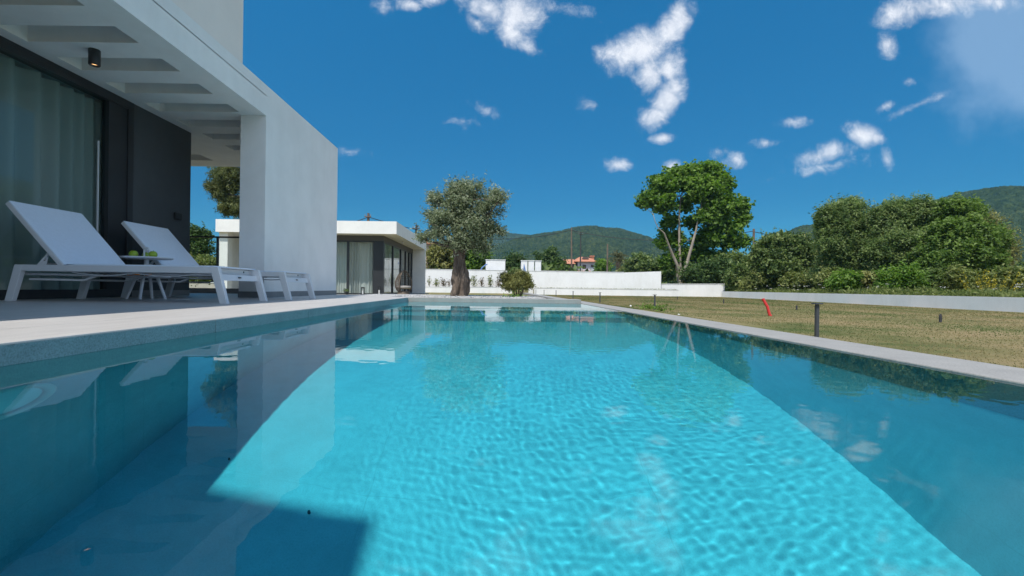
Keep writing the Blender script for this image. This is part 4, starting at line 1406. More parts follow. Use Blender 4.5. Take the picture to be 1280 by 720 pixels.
# tall multi-stemmed tree
TY = 56.0
tb = at(848, 356, TY); tb.z = -0.35
def S(lst, Y):
    return [at(px, py, Y + d) for px, py, d in lst]
stems = [(S([(851, 357, 0), (848, 335, 0), (838, 312, -.5), (830, 291, -1)], TY), 0.24, 0.08),
         (S([(852, 357, .5), (850, 330, .5), (849, 300, .5), (849, 270, .3), (851, 245, .3)], TY), 0.22, 0.07),
         (S([(853, 357, -.4), (857, 335, -.5), (864, 310, -.8), (870, 288, -1), (875, 262, -1)], TY), 0.25, 0.08),
         (S([(852, 356, .8), (860, 338, 1), (876, 322, 1.5), (888, 306, 2)], TY), 0.22, 0.07),
         (S([(849, 356, .8), (845, 330, 1), (840, 300, 1.5), (836, 275, 2)], TY), 0.2, 0.06)]
plane = [(828, 234, 15, 13, 0, .9), (845, 224, 16, 13, .5, 1.0), (812, 248, 11, 7, 0, .35), (832, 254, 12, 11, -.5, .6), (866, 222, 13, 12, 0, .7), (887, 215, 15, 10, .5, .75), (904, 231, 12, 13, 0, .7), (882, 240, 18, 15, -1, 1.2), (900, 258, 16, 15, -.5, 1.0),
         (922, 258, 12, 11, 0, .55), (928, 275, 8, 10, 0, .35), (906, 282, 16, 12, -.5, .8), (884, 272, 13, 14, -1, .6), (892, 300, 18, 11, 0, .8), (917, 300, 12, 9, 0, .4), (838, 280, 9, 10, 1, .35), (832, 302, 9, 10, 1, .35), (858, 318, 11, 10, 1.5, .4), (878, 320, 12, 9, 1, .4), (925, 304, 12, 5, 0, .2),
         (803, 254, 5, 3, 0, .08), (856, 256, 9, 9, 1, .3), (840, 328, 9, 9, 1, .35), (905, 322, 16, 8, 1, .4), (870, 300, 6, 8, 1, .15), (846, 300, 8, 12, 1.5, .3), (866, 280, 7, 9, 1.5, .25), (852, 335, 10, 9, 2, .35)]
plant('broadleaf_tree', 'tall bright green tree with several pale leaning stems behind the white wall', 'tree', TY, plane, 'crown', 5000, 0.36, M['leaf_plane'], M['bark_pale'], tb, stems, spread=0.30, clump=8, aspect=0.8, up=0.7, outw=0.3, shrink=0.88, split=7, deep=0.6, szvar=0.5)

# thicket trees on the right
plant('willow_tree', 'tall grey green tree standing left of the broad thicket tree', 'tree', 36.0,
      [(1052, 268, 22, 16, 0, 1.5), (1040, 285, 14, 18, 0, 1), (1064, 285, 18, 18, -.3, 1.2), (1048, 305, 20, 18, -.3, 1.4), (1070, 310, 20, 18, 0, 1.2), (1045, 328, 18, 16, 0, 1.1), (1060, 258, 14, 9, .2, .5), (1035, 268, 9, 9, 0, .3), (1038, 345, 18, 12, 0, .9), (1068, 343, 20, 13, 0, 1.0)],
      'crown', 15000, 0.19, M['leaf_willow'], M['bark'], None, [(S([(1050, 358, 0), (1050, 320, 0), (1052, 285, 0)], 36), 0.16, 0.06)], shrink=0.86, split=5, spread=0.22, clump=14, aspect=0.38, up=0.8)
plant('broad_tree', 'broad spreading thicket tree with feathery tips behind the low wall', 'tree', 34.0,
      [(1120, 268, 22, 16, 0, 1.3), (1140, 275, 24, 20, -.5, 1.4), (1105, 290, 20, 18, 0, 1.2), (1130, 300, 26, 20, -.8, 1.5), (1105, 320, 22, 18, -.4, 1.3), (1135, 325, 24, 16, -1, 1.3), (1158, 285, 18, 20, 0, 1), (1095, 275, 12, 12, .5, .5), (1100, 343, 20, 12, 0, 1.0), (1130, 345, 22, 12, 0, 1.0), (1160, 340, 16, 14, 0, .9)],
      'crown', 16000, 0.18, M['leaf_willow'], M['bark'], None, [(S([(1120, 360, 0), (1122, 325, 0), (1128, 290, 0)], 34), 0.17, 0.06)], shrink=0.86, split=5, spread=0.22, clump=14, aspect=0.38, up=0.8)
plant('mulberry_tree', 'bright green thicket tree with larger leaves right of the broad one', 'tree', 32.0,
      [(1185, 262, 24, 12, .5, 1), (1205, 270, 18, 14, .4, .9), (1190, 290, 26, 18, -.4, 1.5), (1215, 295, 20, 18, -.2, 1.2), (1175, 312, 24, 18, -.8, 1.4), (1205, 320, 24, 16, -.8, 1.4), (1235, 300, 16, 18, .2, .8), (1235, 325, 14, 14, 0, .7), (1165, 330, 18, 12, -1, .8), (1185, 342, 22, 12, 0, 1.0), (1220, 342, 22, 13, 0, 1.0)],
      'crown', 14000, 0.18, M['leaf_mulberry'], M['bark'], None, [(S([(1195, 362, 0), (1196, 330, 0), (1200, 295, 0)], 32), 0.16, 0.06)], shrink=0.86, split=5, spread=0.2, clump=14, aspect=0.6, up=0.9)
plant('wispy_tree', 'thin brownish green tree at the right flank of the thicket', 'tree', 38.0,
      [(1235, 288, 16, 14, 0, .9), (1250, 300, 14, 14, 0, .9), (1262, 315, 10, 12, 0, .5), (1225, 275, 14, 10, .3, .6), (1252, 320, 14, 12, 0, .7)],
      'crown', 4200, 0.22, M['leaf_round'], M['bark'], None, [(S([(1240, 362, 0), (1242, 325, 0), (1244, 295, 0)], 38), 0.13, 0.05)], spread=0.25, clump=10, aspect=0.3, up=0.3)
plant('bush_tree', 'rounded green bush tree between the power pole and the grey green tree', 'tree', 42.0,
      [(975, 308, 18, 14, 0, 1.3), (990, 318, 18, 16, -.4, 1.2), (962, 325, 18, 14, 0, 1.1), (980, 335, 24, 12, -.5, 1.3), (1000, 330, 12, 14, 0, .7), (955, 312, 8, 8, 0, .3)],
      'crown', 7500, 0.30, M['leaf_bush'], M['bark'], None, [(S([(976, 358, 0), (977, 335, 0), (978, 315, 0)], 42), 0.16, 0.06)], spread=0.3, clump=12, aspect=0.5, up=0.45)
plant('small_tree', 'dry looking pale tree behind the rounded bush tree', 'tree', 50.0,
      [(1008, 318, 12, 14, 0, 1), (1018, 332, 12, 12, 0, .9), (1000, 305, 8, 7, 0, .4)], 'crown', 2500, 0.30, M['leaf_round'], M['bark'], None,
      [(S([(1010, 356, 0), (1010, 335, 0), (1010, 318, 0)], 50), 0.12, 0.05)], spread=0.3, clump=10, aspect=0.4)
for px, py, rx, ry, Y, mk, n_, lab in [
    (893, 338, 26, 18, 50, 'leaf_dark', 4200, 'dark bush behind the middle height wall at the foot of the tall tree'),
    (915, 330, 20, 16, 54, 'leaf_bush', 3000, 'grey green bush beside the power pole behind the tall tree'),
    (925, 348, 18, 12, 46, 'leaf_bush', 2600, 'low leafy bush right behind the step of the white wall'),
    (870, 345, 14, 12, 53, 'leaf_dark', 1800, 'dark low bush in front of the pale stems'),
    (955, 350, 20, 9, 42, 'leaf_weed', 2400, 'pale weedy bush left of the rounded bush tree'),
    (1003, 352, 22, 8, 39, 'leaf_weed', 2400, 'pale weedy bush under the rounded bush tree'),
    (1035, 350, 16, 9, 35, 'leaf_weed', 2000, 'pale weedy bush at the foot of the grey green tree'),
    (1055, 354, 16, 11, 31, 'leaf_plane', 2200, 'bright broad leaved bush behind the low wall right of the big bollard'),
    (1085, 352, 14, 10, 31, 'leaf_round', 1500, 'dry brownish bush behind the low wall below the broad tree'),
    (1125, 350, 26, 16, 28, 'leaf_plane', 4200, 'large bright leaved bush spilling over the low wall'),
    (1165, 350, 18, 13, 28, 'leaf_bush', 2400, 'green bush in the middle of the low wall thicket'),
    (1205, 352, 20, 14, 27, 'leaf_weed', 2600, 'pale weedy bush left of the yellow flowers'),
    (1262, 352, 22, 16, 26, 'leaf_weed', 3000, 'pale weedy bush right of the yellow flowers'),
    (1290, 345, 22, 20, 27, 'leaf_bush', 2400, 'green bush cut by the right picture edge'),
    (1325, 340, 30, 24, 27, 'leaf_bush', 1800, 'green bush just outside the right picture edge')]:
    sz = 0.30 * Y / 50 + 0.02
    plant('thicket_bush', lab, 'bush', Y, [(px - rx * .4, py + ry * .2, rx * .6, ry * .75, 0, 1), (px + rx * .4, py + ry * .25, rx * .6, ry * .7, .2, 1), (px, py - ry * .2, rx * .55, ry * .7, -.2, 1)],
          'foliage', n_, sz, M[mk], None, None, group='bushes of the thicket behind the white wall', spread=sz * 1.1, clump=11, aspect=0.45)

# yellow flowering plant
YY = 25.0
p = at(1238, 366, YY)
t = thing('flowering_plant', 'tall yellow flowering plant growing behind the low wall', 'plant', (p.x, YY, ground_z(p.x, YY)))
mb = MB(); fl, fo = [], []
for k in range(46):
    x0, y0 = random.gauss(0, 0.25), random.gauss(0, 0.3)
    x1, y1 = x0 * 2.2 + random.gauss(0, .12), y0 * 2
    h = random.uniform(1.1, 2.0)
    mb.tube([(x0, y0, 0), ((x0 + x1) / 2, y0, h * 0.6), (x1, y1, h)], [0.012, 0.009, 0.004], 4)
    for q in range(26):
        u = random.uniform(0.5, 1.0)
        fl.append((x0 + (x1 - x0) * u + random.gauss(0, .025), y0 + (y1 - y0) * u + random.gauss(0, .025), h * u + random.gauss(0, 0.02)))
    for q in range(12):
        u = random.uniform(0.05, 0.65)
        fo.append((x0 + (x1 - x0) * u + random.gauss(0, .07), y0 + random.gauss(0, .07), h * u))
mb.build('stem', M['leaf_weed'], t)
leaves_mesh('flower', np.array(fl), RNG.uniform(0.04, 0.09, len(fl)), M['flower_yellow'], t, aspect=0.7)
leaves_mesh('foliage', np.array(fo), RNG.uniform(0.1, 0.2, len(fo)), M['leaf_weed'], t, aspect=0.3)

# undergrowth behind the long wall: an uncountable strip of weeds
n = 30000
px = RNG.uniform(0, 1, n)
A2, B2 = np.array([pa.x, pa.y]), np.array([end.x, end.y])
lat = RNG.gamma(1.6, 1.6, n) + 0.4
dirv = (B2 - A2) / np.linalg.norm(B2 - A2)
nr = np.array([-dirv[1], dirv[0]])
if nr[0] < 0: nr = -nr
base2 = A2[None] + (B2 - A2)[None] * px[:, None] + nr[None] * lat[:, None]
hh = np.array([noise.noise(Vector((a * 0.45, b * 0.45, 2))) for a, b in base2]) * 0.45 + 0.75
zz = np.array([ground_z(a, b) for a, b in base2]) + np.clip(hh, 0.15, None) * RNG.uniform(0, 1, n) ** 0.7
tn = np.clip(0.5 + 0.6 * np.array([noise.noise(Vector((a * 0.8, b * 0.8, 9))) for a, b in base2]) + RNG.normal(0, .15, n), 0, 1)
o = leaves_mesh('undergrowth', np.stack([base2[:, 0], base2[:, 1], zz], -1), RNG.uniform(0.12, 0.34, n), M['leaf_weed'], None, aspect=0.28, tint=tn, up=0.0)
tag(o, 'pale weeds and tall grasses behind the low white wall', None, None, 'stuff')
def blades(name, X, Y, z0, h, w, tn, mat, lean, label):
    n = len(X)
    a = RNG.uniform(0, 2 * np.pi, n)
    lx, ly = RNG.normal(0, lean, n) * h, RNG.normal(0, lean, n) * h
    V = np.empty((n, 3, 3), np.float32)
    V[:, 0] = np.stack([X - np.cos(a) * w, Y - np.sin(a) * w, z0], -1)
    V[:, 1] = np.stack([X + np.cos(a) * w, Y + np.sin(a) * w, z0], -1)
    V[:, 2] = np.stack([X + lx, Y + ly, z0 + h], -1)
    me = bpy.data.meshes.new(name)
    me.vertices.add(n * 3); me.vertices.foreach_set('co', V.reshape(-1, 3).ravel())
    me.loops.add(n * 3); me.loops.foreach_set('vertex_index', np.arange(n * 3, dtype=np.int32))
    me.polygons.add(n); me.polygons.foreach_set('loop_start', np.arange(0, n * 3, 3, dtype=np.int32))
    at_ = me.attributes.new('tint', 'FLOAT', 'POINT')
    at_.data.foreach_set('value', np.repeat(np.clip(tn, 0, 1), 3).astype(np.float32))
    me.update(calc_edges=True)
    me.materials.append(mat)
    o = bpy.data.objects.new(name, me); COL.objects.link(o)
    return tag(o, label, None, None, 'stuff')


n = 9000
px = RNG.uniform(0, 1, n)
lat = RNG.gamma(1.6, 0.9, n) + 0.4
g2 = A2[None] + (B2 - A2)[None] * px[:, None] + nr[None] * lat[:, None]
patchy = np.array([noise.noise(Vector((a * 0.5, b * 0.5, 12))) for a, b in g2])
k_ = patchy > -0.12
g2, patchy = g2[k_], patchy[k_]
n = len(g2)
blades('tall_grass', g2[:, 0], g2[:, 1], np.array([ground_z(a, b) for a, b in g2]), RNG.uniform(0.5, 1.15, n) * (0.75 + 0.6 * patchy), np.full(n, 0.014), 0.7 + 0.5 * patchy + RNG.normal(0, .15, n), M['leaf_weed'], 0.22, 'tall pale grasses standing along the low white wall')
n = 900
px = RNG.uniform(0, 1, n)
cl = RNG.uniform(0, 1, 60)
lat = RNG.uniform(0.6, 3.0, 60)
idx = RNG.integers(0, 60, n)
pos2 = A2[None] + (B2 - A2)[None] * cl[idx][:, None] + nr[None] * lat[idx][:, None] + RNG.normal(0, 0.05, (n, 2))
zc = np.array([ground_z(*pos2[i]) for i in range(n)]) + (0.65 + 0.6 * cl[idx] * 0 + RNG.uniform(0, 1, 60)[idx] * 0.55) + RNG.normal(0, .015, n)
o = leaves_mesh('white_blossom', np.stack([pos2[:, 0], pos2[:, 1], zc], -1), np.full(n, 0.05), M['flower_white'], None, aspect=0.8, up=1.0)
tag(o, 'white umbel blossoms dotted through the weeds', None, None, 'stuff')
# field of scrub behind, closing the view to the hill foot
n = 42000
ang = RNG.uniform(-0.85, 1.05, n)
rr = 58 + 190 * RNG.uniform(0, 1, n) ** 1.3
xx, yy = rr * np.sin(ang) * 1.0, rr * np.cos(ang)
hh = np.clip(np.array([noise.noise(Vector((a * 0.06, b * 0.06, 4))) for a, b in zip(xx, yy)]) * 3.2 + 1.7, 0.3, None)
zz = hh * RNG.uniform(0, 1, n) ** 0.6
tn = np.clip(0.45 + 0.5 * np.array([noise.noise(Vector((a * 0.1, b * 0.1, 7))) for a, b in zip(xx, yy)]) + RNG.normal(0, .15, n), 0, 1)
o = leaves_mesh('scrubland', np.stack([xx, yy, zz], -1), RNG.uniform(0.6, 1.5, n) * (rr / 120) ** 0.5, M['leaf_bush'], None, aspect=0.6, tint=tn)
tag(o, 'scrub covered land stretching from the walls to the hills', None, None, 'stuff')

# background trees beyond the far wall
for (nm, lab, cat, Y, lob, n_, sz, mk) in [
    ('leafy_tree', 'pale rounded tree behind the wall between annex and olive trunk', 'tree', 60, [(545, 325, 12, 9, 0, 1), (558, 318, 14, 9, 0, 1.2), (570, 325, 10, 9, 0, .9), (552, 334, 16, 6, -.5, .8)], 3600, 0.38, 'leaf_round'),
    ('leafy_tree', 'dark green tree directly behind the olive trunk', 'tree', 58, [(590, 318, 13, 16, 0, 1.4), (602, 322, 9, 12, 0, .9), (585, 332, 12, 10, -.5, .9), (598, 308, 8, 9, 0, .5)], 4200, 0.36, 'leaf_plane'),
    ('conifer', 'dark bushy conifer between the two sets of white panels', 'tree', 70, [(641, 330, 12, 8, 0, 1), (650, 326, 9, 7, 0, .6), (632, 334, 7, 6, 0, .4)], 2200, 0.38, 'leaf_dark'),
    ('conifer', 'small pointed conifer behind the narrow white panels', 'tree', 75, [(673, 320, 4, 6, 0, .5), (673, 328, 6, 6, 0, .7), (673, 336, 8, 6, 0, .8)], 1500, 0.34, 'leaf_dark'),
    ('conifer', 'broad dark conifer right of the narrow white panels', 'tree', 70, [(690, 320, 7, 6, 0, .7), (692, 328, 12, 7, 0, 1.2), (694, 336, 17, 6, 0, 1.3), (700, 334, 7, 4, 0, .5)], 3600, 0.36, 'leaf_dark'),
    ('leafy_tree', 'green bushy tree between the orange roofed house and the short pole', 'tree', 100, [(752, 332, 5, 5, 0, .8), (757, 334, 7, 5, 0, .8), (748, 338, 4, 2, 0, .3)], 1700, 0.5, 'leaf_plane'),
    ('leafy_tree', 'light green round tree right of the palm', 'tree', 80, [(798, 326, 11, 7, 0, 1), (806, 330, 10, 7, 0, .9), (792, 333, 7, 5, 0, .6), (800, 336, 16, 4, 0, .8)], 3000, 0.42, 'leaf_bush'),
    ('leafy_tree', 'grey green tree left of the tall multi stemmed tree', 'tree', 66, [(822, 340, 12, 12, 0, 1), (833, 344, 10, 12, 0, .8), (812, 336, 9, 7, 0, .6)], 2600, 0.42, 'leaf_bush'),
    ('leafy_tree', 'low grey bush tree just right of the palm trunk', 'tree', 85, [(784, 335, 5, 4, 0, .8), (779, 338, 5, 2.5, 0, .4)], 1200, 0.42, 'leaf_weed'),
    ('leafy_tree', 'dark green shrub tree beyond the balustrade left of the annex pillar', 'tree', 34, [(252, 298, 11, 10, 0, 1), (246, 315, 10, 14, 0, 1), (258, 315, 9, 12, 0, .9), (238, 300, 9, 12, 0, .8)], 3800, 0.22, 'leaf_dark'),
    ('leafy_tree', 'pale grassy shrub beyond the balustrade glass', 'shrub', 26, [(250, 332, 12, 9, 0, 1), (262, 335, 8, 8, 0, .7), (240, 335, 9, 8, 0, .7), (252, 346, 16, 6, 0, .9)], 3200, 0.16, 'leaf_weed')]:
    lobp = lob
    c0 = lob[0]
    st = None
    plant(nm, lab, cat, Y, lobp, 'crown', n_, sz, M[mk], M['bark'], None, [(S([(c0[0], 345, 0), (c0[0], c0[1] + 8, 0), (c0[0], c0[1], 0)], Y), 0.16 * Y / 60, 0.05)], spread=sz, clump=11, aspect=0.5,
          group=None)

# tall pine behind the fin
PY = 40.0
pb_ = at(300, 350, PY)
pl = [(281, 214, 16, 8, 0, 1.1), (290, 226, 14, 9, 0, 1.1), (272, 222, 9, 6, .5, .45), (268, 235, 7, 6, 0, .4), (285, 240, 12, 8, .3, .9), (276, 246, 8, 6, 0, .45), (292, 256, 9, 8, 0, .7), (284, 262, 7, 5, 0, .35), (308, 235, 14, 22, 0, 1.6), (300, 265, 12, 8, 0, .7), (312, 205, 20, 12, 0, 1.2), (330, 240, 16, 22, .5, 1.2)]
plant('pine_tree', 'tall loose pine rising behind the white fin wall', 'tree', PY, pl, 'crown', 7500, 0.30, M['leaf_pine'], M['bark'], Vector((pb_.x, PY, -0.3)),
      [(S([(302, 352, 0), (304, 300, 0), (306, 250, 0), (308, 210, 0)], PY), 0.28, 0.08)], spread=0.2, clump=16, aspect=0.16, up=0.2)

# palm
QY = 88.0
pb_ = at(772.5, 352, QY)
t = thing('palm_tree', 'small palm with drooping fronds beyond the white wall', 'palm', (pb_.x, QY, -0.3))
hh_ = at(772, 322.5, QY).z + 0.3
mb = MB(); mb.tube([(0, 0, 0), (0.1, 0, hh_ / 2), (0, 0, hh_)], [0.45, 0.4, 0.5], 10, jitter=0.12); mb.build('trunk', M['bark'], t)
mb = MB(); lp, ls = [], []
for k in range(44):
    a = random.uniform(0, 2 * math.pi); el = random.uniform(-0.5, 1.25)
    Lf = random.uniform(2.1, 3.0)
    pts = []
    for j in range(8):
        u = j / 7
        rr_ = Lf * u * math.cos(el) 
        z = hh_ + Lf * u * math.sin(el) - 1.1 * u * u
        pts.append(Vector((rr_ * math.cos(a), rr_ * math.sin(a), z)))
    mb.tube(pts, [0.035 - 0.004 * j for j in range(8)], 4)
    for j in range(1, 8):
        for q in range(7):
            c = pts[j - 1].lerp(pts[j], random.random())
            lp.append((c.x + random.gauss(0, .12), c.y + random.gauss(0, .12), c.z - random.uniform(0, .2)))
mb.build('frond', M['leaf_palm'], t)
leaves_mesh('crown', np.array(lp), RNG.uniform(0.3, 0.6, len(lp)), M['leaf_palm'], t, aspect=0.16, up=0.3)

# weeds by the coping
for (px, py, n_, lab) in ((812, 386.5, 130, 'tuft of green weeds at the foot of the second bollard'), (826, 389, 90, 'smaller tuft of green weeds at the coping end'), (640, 368.5, 60, 'dark small weeds left under the round bush')):
    p = base_pt(px, py) if px > 700 else at(px, py, 14.5)
    if px < 700: p.z = BED
    t = thing('weed_tuft', lab, 'weeds', p)
    leaves_mesh('foliage', np.abs(RNG.normal(size=(n_, 3))) * np.array([[0.17, 0.1, 0.085]]) * np.where(RNG.uniform(size=(n_, 3)) < 0.5, -1, 1) ** np.array([[1, 1, 0]]) + np.array([[0, 0, 0.02]]), RNG.uniform(0.05, 0.11, n_), M['leaf_plane'], t)
    mb = MB()
    for k in range(8):
        mb.tube([(0, 0, 0), (random.gauss(0, .07), random.gauss(0, .05), random.uniform(.08, .2))], [0.005, 0.002], 4)
    mb.build('stem', M['leaf_weed'], t)

# lawn: blades of dry grass
def lawn():
    n = 260000
    # density falls with distance, as seen from the pool
    Y = 1.2 + 44 * RNG.uniform(0, 1, n) ** 2.1
    X = 1.95 + (22 - 1.95) * RNG.uniform(0, 1, n) ** 1.35 
    keep = (X < Y * 1.35 + 1.5) & (X > 2.0) & (X < 23 - (46 - Y) * 0.138 - 0.3)
    X, Y = X[keep], Y[keep]
    n = len(X)
    dist = np.hypot(X, Y)
    h = RNG.uniform(0.006, 0.020, n) * (1 + dist * 0.02)
    w = 0.0022 + 0.00075 * dist
    a = RNG.uniform(0, 2 * np.pi, n)
    lx, ly = RNG.normal(0, 0.6, n) * h, RNG.normal(0, 0.6, n) * h
    z0 = np.array([ground_z(x, y) for x, y in zip(X, Y)]) - 0.003
    V = np.empty((n, 3, 3), np.float32)
    V[:, 0] = np.stack([X - np.cos(a) * w, Y - np.sin(a) * w, z0], -1)
    V[:, 1] = np.stack([X + np.cos(a) * w, Y + np.sin(a) * w, z0], -1)
    V[:, 2] = np.stack([X + lx, Y + ly, z0 + h], -1)
    tn = np.array([noise.noise(Vector((x * 0.5, y * 0.32, 1))) + 0.5 * noise.noise(Vector((x * 1.7, y * 1.2, 5))) for x, y in zip(X, Y)])
    tn = np.clip(0.42 + 0.85 * tn + RNG.normal(0, 0.10, n), 0, 1)
    me = bpy.data.meshes.new('lawn_grass')
    me.vertices.add(n * 3); me.vertices.foreach_set('co', V.reshape(-1, 3).ravel())
    me.loops.add(n * 3); me.loops.foreach_set('vertex_index', np.arange(n * 3, dtype=np.int32))
    me.polygons.add(n); me.polygons.foreach_set('loop_start', np.arange(0, n * 3, 3, dtype=np.int32))
    at_ = me.attributes.new('tint', 'FLOAT', 'POINT')
    at_.data.foreach_set('value', np.repeat(tn, 3).astype(np.float32))
    me.update(calc_edges=True)
    me.materials.append(M['grass'])
    o = bpy.data.objects.new('lawn_grass', me); COL.objects.link(o)
    tag(o, 'short dry grass blades of the lawn', None, None, 'stuff')
lawn()

# ------------------------------------------------------------------ sky
TX, TYs = 0.23, 0.46
world = bpy.data.worlds.new('World'); scene.world = world
world.use_nodes = True
nt = world.node_tree
bg = nt.nodes['Background']
sky = nt.nodes.new('ShaderNodeTexSky')
sky.sky_type = 'NISHITA'; sky.sun_disc = False
EL = math.atan(1 / math.hypot(TX, TYs))
AZ = math.atan2(-TX, -TYs)
sky.sun_elevation = EL
sky.sun_rotation = AZ
sky.altitude = 200; sky.air_density = 1.0; sky.dust_density = 0.25; sky.ozone_density = 2.2

tc = nd(nt, 'ShaderNodeTexCoord')
sp = nd(nt, 'ShaderNodeSeparateXYZ'); nt.links.new(tc.outputs['Generated'], sp.inputs[0])
def mth(op, a, b=None, c=None, clamp=False):
    n = nt.nodes.new('ShaderNodeMath'); n.operation = op; n.use_clamp = clamp
    for i, v in enumerate((a, b, c)):
        if v is None: continue
        if isinstance(v, (int, float)): n.inputs[i].default_value = v
        else: nt.links.new(v, n.inputs[i])
    return n.outputs[0]
grade = ramp(nt, sp.outputs['Z'], [(0.0, (0.08, 0.33, 0.47)), (0.17, (0.06, 0.35, 0.50)), (0.5, (0.075, 0.58, 0.78)), (1.0, (0.10, 0.64, 0.84))])
gm = nd(nt, 'ShaderNodeMix', data_type='RGBA', blend_type='MULTIPLY'); gm.inputs[0].default_value = 1
nt.links.new(sky.outputs[0], gm.inputs[6]); nt.links.new(grade, gm.inputs[7])
ypos = mth('MAXIMUM', sp.outputs['Y'], 0.05)
u_ = mth('DIVIDE', sp.outputs['X'], ypos)
v_ = mth('DIVIDE', sp.outputs['Z'], ypos)
cmb = nd(nt, 'ShaderNodeCombineXYZ'); nt.links.new(u_, cmb.inputs[0]); nt.links.new(v_, cmb.inputs[1])
def cloud_field(lst):
    acc = None
    for (px, py, rx, ry, ang, s) in lst:
        p = at(px, py, 1.0)
        cu, cv = p.x, p.z - CAM_Z
        a = math.radians(ang)
        du = mth('SUBTRACT', u_, cu); dv = mth('SUBTRACT', v_, cv)
        e1 = mth('MULTIPLY_ADD', du, math.cos(a) * F / rx, mth('MULTIPLY', dv, math.sin(a) * F / rx))
        e2 = mth('MULTIPLY_ADD', du, -math.sin(a) * F / ry, mth('MULTIPLY', dv, math.cos(a) * F / ry))
        d = mth('ADD', mth('MULTIPLY', e1, e1), mth('MULTIPLY', e2, e2))
        f = mth('MULTIPLY_ADD', mth('SQRT', d), -s, s)
        acc = f if acc is None else mth('MAXIMUM', acc, f)
    return acc
puffs = [(648, 18, 34, 30, 40, 1.0), (612, 12, 42, 20, -20, .75), (640, 42, 26, 16, -40, .9), (655, 56, 22, 10, -20, .7), (595, 28, 16, 8, -40, .5), (700, 10, 35, 10, -10, .35),
         (512, 6, 18, 10, 0, .75), (480, 3, 12, 14, 70, .4), (540, 0, 22, 8, 10, .6),
         (842, 32, 36, 20, 55, 1.0), (800, 62, 48, 26, 25, 1.05), (812, 92, 22, 24, 0, .9), (836, 82, 20, 26, 0, .8), (762, 66, 20, 16, 10, .7), (835, 122, 34, 18, 60, 1.0), (818, 146, 24, 15, 30, .85), (828, 173, 16, 7, 10, .75),
         (772, 206, 15, 10, 0, .8), (838, 207, 12, 8, 10, .85), (734, 131, 9, 12, 70, .4), (1080, 168, 26, 15, -15, .95), (1094, 172, 14, 10, -20, .8), (1030, 193, 42, 13, 18, .65), (993, 153, 20, 8, 5, .6), (920, 200, 15, 11, 0, .6), (956, 178, 16, 6, 0, .45),
         (1108, 198, 8, 16, 20, .5), (1150, 130, 40, 5, 25, .4), (1107, 133, 14, 5, 30, .4), (1136, 102, 8, 6, 0, .45), (1128, 14, 36, 20, 20, .75), (1165, 8, 50, 14, 0, .7), (1230, 2, 60, 12, 0, .55), (1110, 56, 14, 18, 0, .6), (1180, 6, 60, 16, 5, .7), (900, 190, 12, 8, 0, .35), (610, 140, 16, 7, -30, .3), (578, 152, 20, 6, 0, .25), (437, 190, 22, 5, 0, .35), (1030, 208, 60, 8, 10, .3)]
veil = [(1275, 50, 150, 150, 35, 1.0), (1240, 60, 90, 110, 10, .95)]
n1 = nd(nt, 'ShaderNodeTexNoise', **{'Scale': 24.0, 'Detail': 10.0, 'Roughness': 0.66, 'Distortion': 0.4}); nt.links.new(cmb.outputs[0], n1.inputs['Vector'])
n2 = nd(nt, 'ShaderNodeTexNoise', **{'Scale': 7.0, 'Detail': 8.0, 'Roughness': 0.6}); nt.links.new(cmb.outputs[0], n2.inputs['Vector'])
puffs = [(a, b, c * 1.22, d * 1.22, e_, f) for a, b, c, d, e_, f in puffs]
n4 = nd(nt, 'ShaderNodeTexNoise', **{'Scale': 70.0, 'Detail': 8.0, 'Roughness': 0.65}); nt.links.new(cmb.outputs[0], n4.inputs['Vector'])
fld = mth('ADD', cloud_field(puffs), mth('MULTIPLY', mth('SUBTRACT', n1.outputs['Fac'], 0.5), 1.05))
fld = mth('ADD', fld, mth('MULTIPLY', mth('SUBTRACT', n4.outputs['Fac'], 0.5), 0.34))
pm = nd(nt, 'ShaderNodeMapRange', interpolation_type='SMOOTHSTEP'); pm.inputs[1].default_value = -0.02; pm.inputs[2].default_value = 0.88
nt.links.new(fld, pm.inputs[0])
fl2 = mth('ADD', cloud_field(veil), mth('MULTIPLY', mth('SUBTRACT', n2.outputs['Fac'], 0.5), 0.75))
vm = nd(nt, 'ShaderNodeMapRange', interpolation_type='SMOOTHSTEP'); vm.inputs[1].default_value = 0.06; vm.inputs[2].default_value = 0.62; vm.inputs[4].default_value = 0.46
nt.links.new(fl2, vm.inputs[0])
front = mth('GREATER_THAN', sp.outputs['Y'], 0.06)
up_ = mth('GREATER_THAN', sp.outputs['Z'], 0.0)
gate = mth('MULTIPLY', front, up_)
pmask = mth('MULTIPLY', pm.outputs[0], gate)
vmask = mth('MULTIPLY', vm.outputs[0], gate)
CW = 5.2
mx1 = nd(nt, 'ShaderNodeMix', data_type='RGBA'); nt.links.new(vmask, mx1.inputs[0]); nt.links.new(gm.outputs[2], mx1.inputs[6]); mx1.inputs[7].default_value = (CW * .50, CW * .72, CW * 1.0, 1)
mx2 = nd(nt, 'ShaderNodeMix', data_type='RGBA'); nt.links.new(mth('MULTIPLY', pmask, 0.93), mx2.inputs[0]); nt.links.new(mx1.outputs[2], mx2.inputs[6])
ccol = nd(nt, 'ShaderNodeMix', data_type='RGBA')
sh = nd(nt, 'ShaderNodeMapRange'); sh.inputs[1].default_value = 0.35; sh.inputs[2].default_value = 0.75
nt.links.new(n1.outputs['Fac'], sh.inputs[0]); nt.links.new(sh.outputs[0], ccol.inputs[0])
ccol.inputs[6].default_value = (CW * .80, CW * .87, CW * 1.0, 1); ccol.inputs[7].default_value = (CW * 1.25, CW * 1.27, CW * 1.32, 1)
nt.links.new(ccol.outputs[2], mx2.inputs[7])
